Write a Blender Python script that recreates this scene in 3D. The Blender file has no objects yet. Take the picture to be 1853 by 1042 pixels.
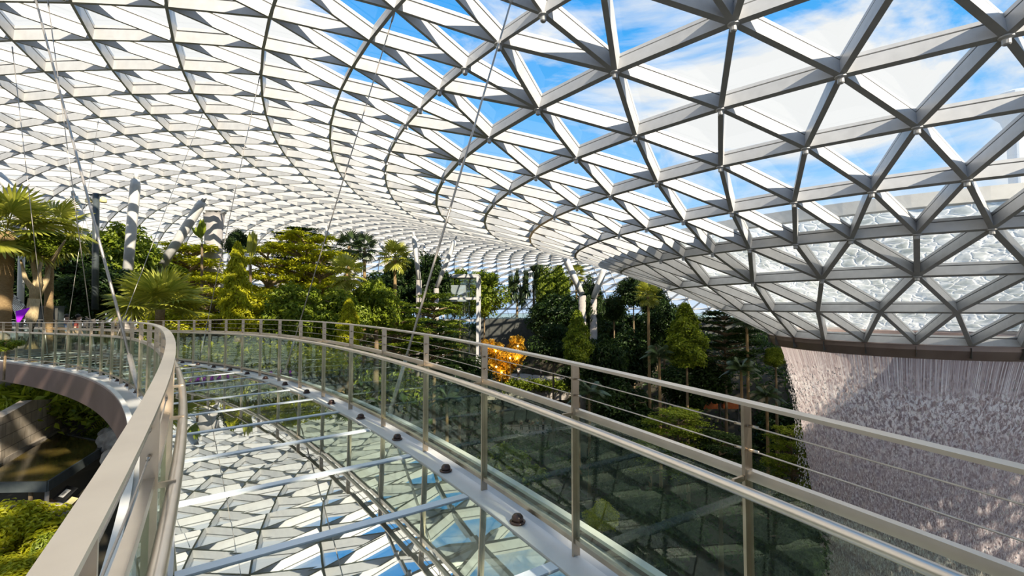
import bpy, math, random
import numpy as np
from mathutils import Vector, Matrix, noise
random.seed(7); rng = np.random.default_rng(7)
scn = bpy.context.scene
COL = scn.collection
F = 823.6; TH = 0.040           # focal length in pixels of the 1853 px frame, camera pitch
PI = math.pi

# ------------------------------------------------------------------ helpers
def ray(px, py):
    a = (px - 926.5) / F; b = -(py - 521) / F
    c, s = math.cos(TH), math.sin(TH)
    Y = c - s * b; Z = s + c * b
    return a / Y, Z / Y
def at(px, py, D):
    a, z = ray(px, py); return Vector((a * D, D, z * D))
def tag(o, label=None, cat=None, group=None, kind=None):
    if label: o['label'] = label
    if cat: o['category'] = cat
    if group: o['group'] = group
    if kind: o['kind'] = kind
    return o
def empty(name, loc, label=None, cat=None, group=None, rz=0):
    o = bpy.data.objects.new(name, None); COL.objects.link(o)
    o.location = loc; o.rotation_euler = (0, 0, rz); o.empty_display_size = 0.2
    return tag(o, label, cat, group)
def link_mesh(name, me, mat, parent=None):
    o = bpy.data.objects.new(name, me); COL.objects.link(o)
    if mat is not None and len(me.materials) == 0: me.materials.append(mat)
    if parent is not None: o.parent = parent
    return o
def np_mesh(name, V, Fc, smooth=False):
    me = bpy.data.meshes.new(name)
    V = np.asarray(V, np.float32); Fc = np.asarray(Fc, np.int32)
    me.vertices.add(len(V)); me.vertices.foreach_set('co', V.ravel())
    k = Fc.shape[1]
    me.loops.add(Fc.size); me.loops.foreach_set('vertex_index', Fc.ravel())
    me.polygons.add(len(Fc)); me.polygons.foreach_set('loop_start', np.arange(0, Fc.size, k, dtype=np.int32))
    try: me.polygons.foreach_set('loop_total', np.full(len(Fc), k, np.int32))
    except Exception: pass
    me.update(calc_edges=True); me.validate()
    me.polygons.foreach_set('use_smooth', np.full(len(me.polygons), smooth, bool))
    return me
class MB:
    def __init__(s): s.v = []; s.f = []
    def add(s, vs, fs):
        b = len(s.v); s.v += [tuple(v) for v in vs]; s.f += [tuple(i + b for i in f) for f in fs]; return s
    def box(s, c, d, rz=0, M=None):
        x, y, z = d[0] / 2, d[1] / 2, d[2] / 2
        vs = [Vector((sx * x, sy * y, sz * z)) for sx in (-1, 1) for sy in (-1, 1) for sz in (-1, 1)]
        R = M if M is not None else Matrix.Rotation(rz, 3, 'Z')
        return s.add([R @ v + Vector(c) for v in vs], [(0, 1, 3, 2), (4, 6, 7, 5), (0, 4, 5, 1), (2, 3, 7, 6), (0, 2, 6, 4), (1, 5, 7, 3)])
    def tube(s, pts, r, n=8, caps=True):
        pts = [Vector(p) for p in pts]; m = len(pts)
        rs = r if hasattr(r, '__len__') else [r] * m
        up = Vector((0, 0, 1)); rings = []
        for i, p in enumerate(pts):
            t = (pts[min(i + 1, m - 1)] - pts[max(i - 1, 0)]).normalized()
            a = t.cross(up)
            if a.length < 1e-3: a = t.cross(Vector((1, 0, 0)))
            a.normalize(); b = t.cross(a)
            rings.append([p + (a * math.cos(2 * PI * k / n) + b * math.sin(2 * PI * k / n)) * rs[i] for k in range(n)])
        fs = [(i * n + k, i * n + (k + 1) % n, (i + 1) * n + (k + 1) % n, (i + 1) * n + k) for i in range(m - 1) for k in range(n)]
        if caps: fs += [tuple(range(n))[::-1], tuple((m - 1) * n + k for k in range(n))]
        return s.add([v for q in rings for v in q], fs)
    def sweep(s, pts, prof, closed=True):
        """profile (u across, v up) swept along a plan curve; pts are Vectors, u points to the right of travel"""
        m = len(pts); n = len(prof); vs = []
        for i, p in enumerate(pts):
            t = pts[min(i + 1, m - 1)] - pts[max(i - 1, 0)]; t = Vector((t.x, t.y, 0)).normalized()
            a = Vector((t.y, -t.x, 0))
            vs += [p + a * u + Vector((0, 0, v)) for u, v in prof]
        fs = [(i * n + k, i * n + (k + 1) % n, (i + 1) * n + (k + 1) % n, (i + 1) * n + k) for i in range(m - 1) for k in range(n)]
        fs += [tuple(range(n))[::-1], tuple((m - 1) * n + k for k in range(n))]
        return s.add(vs, fs)
    def lathe(s, prof, n=16, c=(0, 0, 0)):
        c = Vector(c); m = len(prof)
        vs = [c + Vector((r * math.cos(2 * PI * k / n), r * math.sin(2 * PI * k / n), z)) for r, z in prof for k in range(n)]
        fs = [(i * n + k, i * n + (k + 1) % n, (i + 1) * n + (k + 1) % n, (i + 1) * n + k) for i in range(m - 1) for k in range(n)]
        return s.add(vs, fs + [tuple(range(n))[::-1], tuple((m - 1) * n + k for k in range(n))])
    def build(s, name, mat, parent=None, smooth=False, world=False):
        me = bpy.data.meshes.new(name); me.from_pydata(s.v, [], s.f); me.update()
        if smooth: me.polygons.foreach_set('use_smooth', np.ones(len(me.polygons), bool))
        o = link_mesh(name, me, mat, parent)
        if world and parent is not None:
            me.transform((Matrix.Translation(parent.location) @ parent.rotation_euler.to_matrix().to_4x4()).inverted())
        return o

# ------------------------------------------------------------------ materials
MAT = {}
def mat(name):
    m = bpy.data.materials.new(name); m.use_nodes = True; nt = m.node_tree; nt.nodes.clear()
    out = nt.nodes.new('ShaderNodeOutputMaterial'); MAT[name] = m
    return m, nt, out
def N(nt, t, **kw):
    n = nt.nodes.new(t)
    for k, v in kw.items():
        if k.startswith('i_'): n.inputs[k[2:].replace('_', ' ')].default_value = v
        else: setattr(n, k, v)
    return n
def ramp(nt, fac, stops):
    r = nt.nodes.new('ShaderNodeValToRGB'); e = r.color_ramp.elements
    while len(e) < len(stops): e.new(0.5)
    for el, (p, c) in zip(e, stops): el.position = p; el.color = (*c, 1) if len(c) == 3 else c
    nt.links.new(fac, r.inputs[0]); return r.outputs[0]
def simple(name, c1, c2, rough=0.5, metal=0.0, scale=4.0, bump=0.0, detail=4, spec=0.5, stretch=None):
    m, nt, out = mat(name); p = N(nt, 'ShaderNodeBsdfPrincipled')
    tc = N(nt, 'ShaderNodeTexCoord'); nz = N(nt, 'ShaderNodeTexNoise', i_Scale=scale, i_Detail=detail)
    src = tc.outputs['Object']
    if stretch:
        mp = N(nt, 'ShaderNodeMapping'); mp.inputs['Scale'].default_value = stretch
        nt.links.new(src, mp.inputs[0]); src = mp.outputs[0]
    nt.links.new(src, nz.inputs['Vector'])
    nt.links.new(ramp(nt, nz.outputs[0], [(0.3, c1), (0.7, c2)]), p.inputs['Base Color'])
    p.inputs['Roughness'].default_value = rough; p.inputs['Metallic'].default_value = metal
    p.inputs['Specular IOR Level'].default_value = spec
    if bump:
        b = N(nt, 'ShaderNodeBump', i_Strength=bump, i_Distance=0.05); nt.links.new(nz.outputs[0], b.inputs['Height']); nt.links.new(b.outputs[0], p.inputs['Normal'])
    nt.links.new(p.outputs[0], out.inputs[0]); return m
simple('painted_steel', (.48, .48, .485), (.55, .55, .555), .38)
simple('column_steel', (.55, .55, .54), (.66, .65, .63), .35)
simple('gasket', (.10, .10, .10), (.14, .14, .13), .6)
simple('stainless', (.44, .37, .29), (.54, .46, .37), .30, 1.0, 9)
simple('brushed_rail', (.66, .59, .51), (.74, .67, .58), .34, 1.0, 6)
simple('cable_steel', (.46, .41, .36), (.56, .51, .45), .4, .7, 20)
simple('girder', (.15, .10, .09), (.20, .14, .13), .4, .2, 1.2)
simple('white_trim', (.74, .72, .68), (.82, .80, .76), .4)
simple('dark_fixture', (.06, .035, .03), (.10, .06, .05), .25, .4)
simple('joint', (.70, .76, .80), (.82, .87, .92), .25)
simple('rim_cladding', (.26, .19, .17), (.34, .26, .23), .4, .3, .8)
simple('bark', (.16, .11, .06), (.30, .22, .13), .9, 0, 10, .6, stretch=(6, 6, 1.2))
simple('pale_bark', (.34, .25, .13), (.52, .40, .22), .8, 0, 8, .4, stretch=(4, 4, 1))
simple('palm_bark', (.24, .15, .07), (.42, .29, .14), .9, 0, 6, .8, stretch=(2, 2, 14))
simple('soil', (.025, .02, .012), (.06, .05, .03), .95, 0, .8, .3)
simple('concrete', (.30, .27, .25), (.42, .38, .35), .8, 0, 2.5, .2)
simple('dark_wall', (.05, .055, .05), (.09, .09, .085), .85, 0, 1.5, .2)
simple('rock', (.22, .19, .16), (.46, .41, .35), .9, 0, 2.2, .8, 8)
simple('timber', (.16, .08, .03), (.26, .14, .06), .6, 0, 3, .2, stretch=(1, 12, 1))
simple('orange_canopy', (.55, .13, .03), (.68, .18, .04), .7)
simple('black_panel', (.01, .01, .01), (.02, .02, .02), .5)
simple('card_white', (.70, .68, .64), (.78, .76, .72), .6)
simple('card_yellow', (.62, .56, .28), (.70, .64, .34), .6)
simple('card_grey', (.26, .25, .24), (.32, .31, .30), .6)
simple('purple_cloth', (.48, .0, .86), (.54, .0, .92), .7)
simple('grey_cloth', (.38, .36, .36), (.52, .49, .48), .8, 0, 1.5, .3)
simple('cabinet_metal', (.06, .075, .08), (.09, .105, .11), .4, .2)
simple('skin', (.52, .33, .23), (.58, .38, .27), .6)
simple('hair', (.015, .012, .01), (.03, .025, .02), .6)
simple('shirt_white', (.72, .72, .74), (.80, .80, .82), .8)
simple('shirt_red', (.32, .06, .05), (.40, .08, .06), .8)
simple('shirt_blue', (.22, .34, .55), (.28, .40, .62), .8)
simple('trousers_dark', (.02, .022, .03), (.035, .036, .045), .8)
simple('terracotta', (.50, .18, .07), (.58, .24, .10), .8)
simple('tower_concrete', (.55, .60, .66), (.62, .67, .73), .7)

def striped(name, a, b, scale):
    m, nt, out = mat(name); p = N(nt, 'ShaderNodeBsdfPrincipled', i_Roughness=.5)
    tc = N(nt, 'ShaderNodeTexCoord'); w = N(nt, 'ShaderNodeTexWave', i_Scale=scale, i_Distortion=1.5)
    nt.links.new(tc.outputs['Object'], w.inputs['Vector'])
    nt.links.new(ramp(nt, w.outputs[0], [(.45, a), (.55, b)]), p.inputs['Base Color']); nt.links.new(p.outputs[0], out.inputs[0])
striped('striped_sail', (.75, .74, .72), (.12, .12, .13), 3.0)

def stone_blocks():
    m, nt, out = mat('stone_blocks'); p = N(nt, 'ShaderNodeBsdfPrincipled', i_Roughness=.85)
    tc = N(nt, 'ShaderNodeTexCoord')
    br = N(nt, 'ShaderNodeTexBrick', i_Scale=1.0, i_Mortar_Size=.012, i_Brick_Width=.8, i_Row_Height=.38)
    br.inputs['Color1'].default_value = (.62, .54, .44, 1); br.inputs['Color2'].default_value = (.50, .43, .35, 1); br.inputs['Mortar'].default_value = (.25, .21, .17, 1)
    nt.links.new(tc.outputs['UV'], br.inputs['Vector'])
    nz = N(nt, 'ShaderNodeTexNoise', i_Scale=3.0, i_Detail=6.0); nt.links.new(tc.outputs['Object'], nz.inputs['Vector'])
    mx = N(nt, 'ShaderNodeMixRGB', blend_type='MULTIPLY', i_Fac=.6)
    nt.links.new(br.outputs[0], mx.inputs[1]); nt.links.new(ramp(nt, nz.outputs[0], [(.3, (.55, .5, .45)), (.65, (1, 1, 1))]), mx.inputs[2])
    nt.links.new(mx.outputs[0], p.inputs['Base Color'])
    b = N(nt, 'ShaderNodeBump', i_Strength=.5, i_Distance=.03); nt.links.new(nz.outputs[0], b.inputs['Height']); nt.links.new(b.outputs[0], p.inputs['Normal'])
    nt.links.new(p.outputs[0], out.inputs[0])
stone_blocks()

def leafmat(name, c1, c2, trans=.4, rough=.45, gloss=.025):
    m, nt, out = mat(name)
    geo = N(nt, 'ShaderNodeNewGeometry'); tc = N(nt, 'ShaderNodeTexCoord')
    nz = N(nt, 'ShaderNodeTexNoise', i_Scale=2.5, i_Detail=2.0); nt.links.new(tc.outputs['Object'], nz.inputs['Vector'])
    add = N(nt, 'ShaderNodeMath', operation='MULTIPLY_ADD'); add.inputs[1].default_value = .55
    nt.links.new(geo.outputs['Random Per Island'], add.inputs[0])
    sc = N(nt, 'ShaderNodeMath', operation='MULTIPLY'); sc.inputs[1].default_value = .5
    nt.links.new(nz.outputs[0], sc.inputs[0]); nt.links.new(sc.outputs[0], add.inputs[2])
    col = ramp(nt, add.outputs[0], [(.15, c1), (.85, c2)])
    d = N(nt, 'ShaderNodeBsdfDiffuse'); t = N(nt, 'ShaderNodeBsdfTranslucent'); g = N(nt, 'ShaderNodeBsdfGlossy', i_Roughness=rough)
    nt.links.new(col, d.inputs[0]); nt.links.new(col, t.inputs[0])
    a = N(nt, 'ShaderNodeMixShader', i_Fac=trans); b = N(nt, 'ShaderNodeMixShader', i_Fac=gloss)
    nt.links.new(d.outputs[0], a.inputs[1]); nt.links.new(t.outputs[0], a.inputs[2])
    nt.links.new(a.outputs[0], b.inputs[1]); nt.links.new(g.outputs[0], b.inputs[2]); nt.links.new(b.outputs[0], out.inputs[0])
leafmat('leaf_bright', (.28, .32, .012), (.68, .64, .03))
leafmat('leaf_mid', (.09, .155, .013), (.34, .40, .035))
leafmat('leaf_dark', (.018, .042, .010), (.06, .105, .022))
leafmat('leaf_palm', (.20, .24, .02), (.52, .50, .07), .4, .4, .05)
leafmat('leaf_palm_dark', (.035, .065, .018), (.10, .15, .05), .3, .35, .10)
leafmat('leaf_lamplit', (.03, .045, .008), (.95, .55, .04), .4)  # dark green leaves; the gold end is lamp light painted into the colour
leafmat('leaf_grass', (.24, .32, .02), (.60, .66, .06), .45)
leafmat('petal_white', (.55, .52, .50), (.75, .72, .70), .3)

def glass(name, tint, f0, f1, power=2.0, rough=0.0, gcol=(1, 1, 1, 1), dust=0.0):
    m, nt, out = mat(name)
    lw = N(nt, 'ShaderNodeLayerWeight', i_Blend=.5)
    pw = N(nt, 'ShaderNodeMath', operation='POWER'); pw.inputs[1].default_value = power; nt.links.new(lw.outputs['Facing'], pw.inputs[0])
    mr = N(nt, 'ShaderNodeMath', operation='MULTIPLY_ADD'); mr.inputs[1].default_value = f1 - f0; mr.inputs[2].default_value = f0
    nt.links.new(pw.outputs[0], mr.inputs[0])
    t = N(nt, 'ShaderNodeBsdfTransparent'); t.inputs[0].default_value = tint
    g = N(nt, 'ShaderNodeBsdfGlossy', i_Roughness=rough); g.inputs[0].default_value = gcol
    base = t
    if dust:
        d = N(nt, 'ShaderNodeBsdfDiffuse'); d.inputs[0].default_value = (.62, .66, .62, 1)
        md = N(nt, 'ShaderNodeMixShader', i_Fac=dust); nt.links.new(t.outputs[0], md.inputs[1]); nt.links.new(d.outputs[0], md.inputs[2]); base = md
    mx = N(nt, 'ShaderNodeMixShader'); nt.links.new(mr.outputs[0], mx.inputs[0])
    nt.links.new(base.outputs[0], mx.inputs[1]); nt.links.new(g.outputs[0], mx.inputs[2]); nt.links.new(mx.outputs[0], out.inputs[0])
glass('roof_glass', (.93, .96, .98, 1), .03, .30, 3.0)
glass('rail_glass', (.82, .87, .81, 1), .03, .32, 3.5, 0, (.85, .95, .90, 1), .012)
glass('deck_glass', (.55, .62, .60, 1), .42, .95, 1.3, .012, (.88, .92, .90, 1), .10)
glass('tower_glass', (.75, .82, .84, 1), .15, .6, 2.5)

def water_pool():
    m, nt, out = mat('pond_water'); p = N(nt, 'ShaderNodeBsdfPrincipled', i_Roughness=.08)
    tc = N(nt, 'ShaderNodeTexCoord'); nz = N(nt, 'ShaderNodeTexNoise', i_Scale=.7, i_Detail=5.0); nt.links.new(tc.outputs['Object'], nz.inputs['Vector'])
    nt.links.new(ramp(nt, nz.outputs[0], [(.35, (.045, .035, .01)), (.7, (.17, .12, .03))]), p.inputs['Base Color'])
    n2 = N(nt, 'ShaderNodeTexNoise', i_Scale=6.0, i_Detail=2.0); nt.links.new(tc.outputs['Object'], n2.inputs['Vector'])
    b = N(nt, 'ShaderNodeBump', i_Strength=.15, i_Distance=.02); nt.links.new(n2.outputs[0], b.inputs['Height']); nt.links.new(b.outputs[0], p.inputs['Normal'])
    nt.links.new(p.outputs[0], out.inputs[0])
water_pool()

def froth():
    """water sheet running over the glass of the funnel"""
    m, nt, out = mat('froth_water')
    tc = N(nt, 'ShaderNodeTexCoord')
    mp = N(nt, 'ShaderNodeMapping'); mp.inputs['Scale'].default_value = (1.0, 1.0, 1.3); nt.links.new(tc.outputs['Object'], mp.inputs[0])
    nz = N(nt, 'ShaderNodeTexNoise', i_Scale=1.3, i_Detail=3.0); nt.links.new(mp.outputs[0], nz.inputs['Vector'])
    ad = N(nt, 'ShaderNodeMixRGB', blend_type='ADD', i_Fac=.55); nt.links.new(mp.outputs[0], ad.inputs[1]); nt.links.new(nz.outputs['Color'], ad.inputs[2])
    vo = N(nt, 'ShaderNodeTexVoronoi', i_Scale=2.1, feature='DISTANCE_TO_EDGE'); nt.links.new(ad.outputs[0], vo.inputs['Vector'])
    n2 = N(nt, 'ShaderNodeTexNoise', i_Scale=.9, i_Detail=4.0); nt.links.new(mp.outputs[0], n2.inputs['Vector'])
    edge = ramp(nt, vo.outputs['Distance'], [(0, (.42,) * 3), (.10, (.12,) * 3), (.35, (0, 0, 0))])
    mul = N(nt, 'ShaderNodeMath', operation='ADD'); nt.links.new(edge, mul.inputs[0]); nt.links.new(n2.outputs[0], mul.inputs[1])
    col = ramp(nt, mul.outputs[0], [(.36, (.32, .35, .33)), (.55, (.60, .62, .60)), (.85, (.93, .92, .89))])
    d = N(nt, 'ShaderNodeBsdfDiffuse'); t = N(nt, 'ShaderNodeBsdfTranslucent')
    nt.links.new(col, d.inputs[0]); nt.links.new(col, t.inputs[0])
    b = N(nt, 'ShaderNodeBump', i_Strength=.7, i_Distance=.15); nt.links.new(mul.outputs[0], b.inputs['Height'])
    nt.links.new(b.outputs[0], d.inputs['Normal']); nt.links.new(b.outputs[0], t.inputs['Normal'])
    a = N(nt, 'ShaderNodeMixShader', i_Fac=.62); nt.links.new(d.outputs[0], a.inputs[1]); nt.links.new(t.outputs[0], a.inputs[2])
    tr = N(nt, 'ShaderNodeBsdfTransparent')
    mx = N(nt, 'ShaderNodeMixShader', i_Fac=.85)
    nt.links.new(tr.outputs[0], mx.inputs[1]); nt.links.new(a.outputs[0], mx.inputs[2]); nt.links.new(mx.outputs[0], out.inputs[0])
froth()

def fall():
    """falling water: fine vertical threads at the lip that break into clumps of spray lower down (UV: u along the lip in metres, v = metres fallen)"""
    m, nt, out = mat('falling_water')
    uv = N(nt, 'ShaderNodeUVMap'); sep = N(nt, 'ShaderNodeSeparateXYZ'); nt.links.new(uv.outputs[0], sep.inputs[0])
    def nz(sx, sy, detail, rough=.55, dist=0.0):
        mp = N(nt, 'ShaderNodeMapping'); mp.inputs['Scale'].default_value = (sx, sy, 1); nt.links.new(uv.outputs[0], mp.inputs[0])
        n = N(nt, 'ShaderNodeTexNoise', i_Scale=1.0, i_Detail=detail, i_Roughness=rough, i_Distortion=dist); nt.links.new(mp.outputs[0], n.inputs['Vector']); return n.outputs[0]
    threads = ramp(nt, nz(15.0, .10, 3.0), [(.42, (0, 0, 0)), (.62, (1, 1, 1))])
    clump = ramp(nt, nz(6.0, 3.6, 7.0, .70, .7), [(.42, (0, 0, 0)), (.56, (1, 1, 1))])
    fine = ramp(nt, nz(12.0, 4.6, 8.0, .78, .3), [(.40, (0, 0, 0)), (.62, (1, 1, 1))])
    edge = nz(2.2, .3, 3.0)
    zz = N(nt, 'ShaderNodeMath', operation='MULTIPLY_ADD'); zz.inputs[1].default_value = 1.1; nt.links.new(edge, zz.inputs[0]); nt.links.new(sep.outputs[1], zz.inputs[2])
    z1 = N(nt, 'ShaderNodeMapRange'); z1.inputs[1].default_value = 1.9; z1.inputs[2].default_value = 2.6; nt.links.new(zz.outputs[0], z1.inputs[0])
    z2 = N(nt, 'ShaderNodeMapRange'); z2.inputs[1].default_value = 3.0; z2.inputs[2].default_value = 7.5; nt.links.new(sep.outputs[1], z2.inputs[0])
    m1 = N(nt, 'ShaderNodeMixRGB'); nt.links.new(z1.outputs[0], m1.inputs[0]); nt.links.new(threads, m1.inputs[1]); nt.links.new(clump, m1.inputs[2])
    m2 = N(nt, 'ShaderNodeMixRGB'); nt.links.new(z2.outputs[0], m2.inputs[0]); nt.links.new(m1.outputs[0], m2.inputs[1]); nt.links.new(fine, m2.inputs[2])
    col = ramp(nt, m2.outputs[0], [(0, (.24, .18, .185)), (.45, (.54, .46, .475)), (1, (1.0, .97, .96))])
    d = N(nt, 'ShaderNodeBsdfDiffuse'); t = N(nt, 'ShaderNodeBsdfTranslucent'); nt.links.new(col, d.inputs[0]); nt.links.new(col, t.inputs[0])
    a = N(nt, 'ShaderNodeMixShader', i_Fac=.3); nt.links.new(d.outputs[0], a.inputs[1]); nt.links.new(t.outputs[0], a.inputs[2])
    al = N(nt, 'ShaderNodeMath', operation='MULTIPLY_ADD'); al.inputs[1].default_value = .28; al.inputs[2].default_value = .70; nt.links.new(m2.outputs[0], al.inputs[0])
    tr = N(nt, 'ShaderNodeBsdfTransparent'); mx = N(nt, 'ShaderNodeMixShader')
    nt.links.new(al.outputs[0], mx.inputs[0]); nt.links.new(tr.outputs[0], mx.inputs[1]); nt.links.new(a.outputs[0], mx.inputs[2]); nt.links.new(mx.outputs[0], out.inputs[0])
fall()
def emit(name, c, s):
    m, nt, out = mat(name); e = N(nt, 'ShaderNodeEmission', i_Strength=s); e.inputs[0].default_value = (*c, 1); nt.links.new(e.outputs[0], out.inputs[0])
emit('lamp_glow', (1, .62, .18), 5.0)
#--SKY
# ------------------------------------------------------------------ camera, sun, sky
cam = bpy.data.cameras.new('camera'); cam.sensor_width = 36; cam.lens = 36 * F / 1853; cam.clip_start = .05; cam.clip_end = 3000
co = bpy.data.objects.new('camera', cam); COL.objects.link(co); co.rotation_euler = (PI / 2 + TH, 0, 0); scn.camera = co
SUN = Vector((.60, -.68, .56)).normalized()
sl = bpy.data.lights.new('sun', 'SUN'); sl.energy = 8.5; sl.angle = .012; sl.color = (1, .87, .68)
so = bpy.data.objects.new('sun', sl); COL.objects.link(so); so.location = SUN * 60; so.rotation_euler = SUN.to_track_quat('Z', 'Y').to_euler()
w = bpy.data.worlds.new('sky'); scn.world = w; w.use_nodes = True; nt = w.node_tree; nt.nodes.clear()
wo = N(nt, 'ShaderNodeOutputWorld'); bg = N(nt, 'ShaderNodeBackground', i_Strength=1.0); nt.links.new(bg.outputs[0], wo.inputs[0])
tc = N(nt, 'ShaderNodeTexCoord'); sp = N(nt, 'ShaderNodeSeparateXYZ'); nt.links.new(tc.outputs['Generated'], sp.inputs[0])
blue = ramp(nt, sp.outputs[2], [(0.0, (.50, .68, .92)), (.18, (.34, .61, .92)), (.38, (.12, .45, .88)), (.6, (.02, .33, .82))])
mp = N(nt, 'ShaderNodeMapping'); mp.inputs['Scale'].default_value = (1.0, 1.6, 2.6); mp.inputs['Rotation'].default_value = (0, .35, .5); nt.links.new(tc.outputs['Generated'], mp.inputs[0])
cn = N(nt, 'ShaderNodeTexNoise', i_Scale=2.1, i_Detail=7.0, i_Roughness=.58, i_Distortion=.5); nt.links.new(mp.outputs[0], cn.inputs['Vector'])
# bank of bright cloud over the left part of the sky
bx = N(nt, 'ShaderNodeMapRange'); bx.inputs[1].default_value = -1; bx.inputs[2].default_value = 1; nt.links.new(sp.outputs[0], bx.inputs[0])
bias = ramp(nt, bx.outputs[0], [(.20, (.85,) * 3), (.36, (.33,) * 3), (.52, (.33,) * 3), (.68, (.45,) * 3), (.85, (.47,) * 3)])
lx = N(nt, 'ShaderNodeMath', operation='ADD'); nt.links.new(bias, lx.inputs[0]); nt.links.new(cn.outputs[0], lx.inputs[1])
cm = ramp(nt, lx.outputs[0], [(.86, (0, 0, 0)), (1.16, (1, 1, 1))])
mx = N(nt, 'ShaderNodeMixRGB'); nt.links.new(cm, mx.inputs[0]); nt.links.new(blue, mx.inputs[1]); mx.inputs[2].default_value = (.84, .83, .81, 1); nt.links.new(mx.outputs[0], bg.inputs[0])
vs = scn.view_settings; vs.view_transform = 'Standard'; vs.look = 'None'; vs.exposure = 0.25; vs.gamma = 1
scn.cycles.transparent_max_bounces = 24; scn.cycles.max_bounces = 8; scn.cycles.caustics_reflective = False; scn.cycles.caustics_refractive = False
#--ROOF
# ------------------------------------------------------------------ gridshell roof around the oculus
rk = [6.994, 10.154, 13.377, 16.465, 19.257, 21.922, 24.449, 26.98, 29.386, 31.685, 34.015, 36.388, 38.695, 41.058, 43.336]
zk = [-1.835, -0.275, 1.104, 2.329, 3.385, 4.335, 5.128, 5.868, 6.537, 7.184, 7.72, 8.071, 8.285, 8.417, 8.517]
p0 = [4.625, 4.157, 4.028, 4.138, 4.102, 4.067, 4.137, 3.994, 3.901, 3.827, 3.754, 3.728, 3.706, 3.632, 3.506]
xk = [23.4, 23.574, 23.612, 23.527, 23.327, 23.041, 22.729, 22.373, 22.015, 21.682, 21.338, 20.963, 20.638, 20.368, 20.132]
yk = [27.353, 27.295, 27.356, 27.561, 27.947, 28.42, 28.992, 29.566, 30.208, 30.825, 31.451, 32.136, 32.824, 33.457, 34.088]
nn = [22.71, 26.139, 27.879] + [60] * 5 + [120] * 7
zx = [8.56, 8.52, 8.36, 8.05, 7.55, 6.85, 5.9, 4.7, 3.2, 1.4, -.8, -3.4, -6.4]
for m, z in enumerate(zx, 1):
    rk.append(43.336 + 2.4 * m); zk.append(z); p0.append(p0[-1] + .05236 * (.57 if m % 2 else -.43)); xk.append(20.132 - .22 * m); yk.append(34.088 + .6 * m); nn.append(120)
NK = len(rk)
kk = np.arange(NK)
def prof(k):   # ring parameter -> centre x, y, radius, height
    return np.interp(k, kk, xk), np.interp(k, kk, yk), np.interp(k, kk, rk), np.interp(k, kk, zk)
def ring_of(x, y):
    lo, hi = 0.0, NK - 1.0
    for _ in range(40):
        m = (lo + hi) / 2; cx, cy, r, _z = prof(m)
        if math.hypot(x - cx, y - cy) > r: lo = m
        else: hi = m
    return lo
def roof_z(x, y): return float(prof(ring_of(x, y))[3])
def roof_hit(px, py):
    a, z = ray(px, py); prev = None
    for i in range(60, 1300):
        D = i * .1; d = roof_z(a * D, D) - z * D
        if ring_of(a * D, D) > .01 and d < 0: return Vector((a * D, D, z * D))
    return Vector((a * 60, 60, z * 60))
angs = []
for k in range(NK):
    d = 2 * PI / nn[k]
    if k < 3:
        M = 26; a = [p0[k] + d * 2 - d * j for j in range(11)]; rest = 2 * PI - d * 10; e = M - 10
        a += [a[-1] - rest * (j + 1) / e for j in range(e - 1)]
    else: a = [p0[k] - d * j for j in range(int(nn[k]))]
    angs.append(np.sort(np.mod(np.array(a), 2 * PI)))
def surf_n(k, ang):
    k0, k1 = max(k - .5, 0), min(k + .5, NK - 1)
    c0, c1 = prof(k0), prof(k1)
    P0 = np.array([c0[0] + c0[2] * math.cos(ang), c0[1] + c0[2] * math.sin(ang), c0[3]]); P1 = np.array([c1[0] + c1[2] * math.cos(ang), c1[1] + c1[2] * math.sin(ang), c1[3]])
    t = P1 - P0; h = np.array([-math.sin(ang), math.cos(ang), 0]); n = np.cross(t, h); n /= np.linalg.norm(n)
    return n if n[2] > 0 or k > 20 and n[0] * math.cos(ang) + n[1] * math.sin(ang) > 0 else -n
nodes = []; norm = []; base = []
for k in range(NK):
    base.append(len(nodes))
    for a in angs[k]:
        nodes.append((xk[k] + rk[k] * math.cos(a), yk[k] + rk[k] * math.sin(a), zk[k])); norm.append(surf_n(k, a))
nodes = np.array(nodes); norm = np.array(norm)
edges = []; tris = []; elev = []
for k in range(NK):
    n = len(angs[k]); edges += [(base[k] + j, base[k] + (j + 1) % n) for j in range(n)]; elev += [k] * n
for k in range(NK - 1):
    A, B = angs[k], angs[k + 1]; na, nb = len(A), len(B)
    i = 0; j = int(np.argmin(np.abs((B - A[0] + PI) % (2 * PI) - PI))); j0 = j; ca = cb = 0
    P = lambda i: nodes[base[k] + i % na]; Q = lambda j: nodes[base[k + 1] + j % nb]
    edges.append((base[k], base[k + 1] + j % nb)); elev.append(k)
    while ca < na or cb < nb:
        da = np.linalg.norm(P(i + 1) - Q(j)) if ca < na else 1e9; db = np.linalg.norm(P(i) - Q(j + 1)) if cb < nb else 1e9
        if da <= db: tris.append((base[k] + i % na, base[k] + (i + 1) % na, base[k + 1] + j % nb)); i += 1; ca += 1
        else: tris.append((base[k] + i % na, base[k + 1] + j % nb, base[k + 1] + (j + 1) % nb)); j += 1; cb += 1
        if ca < na or cb < nb: edges.append((base[k] + i % na, base[k + 1] + j % nb)); elev.append(k)
edges = np.array(edges); elev = np.array(elev); tris = np.array(tris)
WB = np.where(elev < 3, .17, np.where(elev < 8, .135, .08)); DB = np.where(elev < 8, .50, .48)
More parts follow.
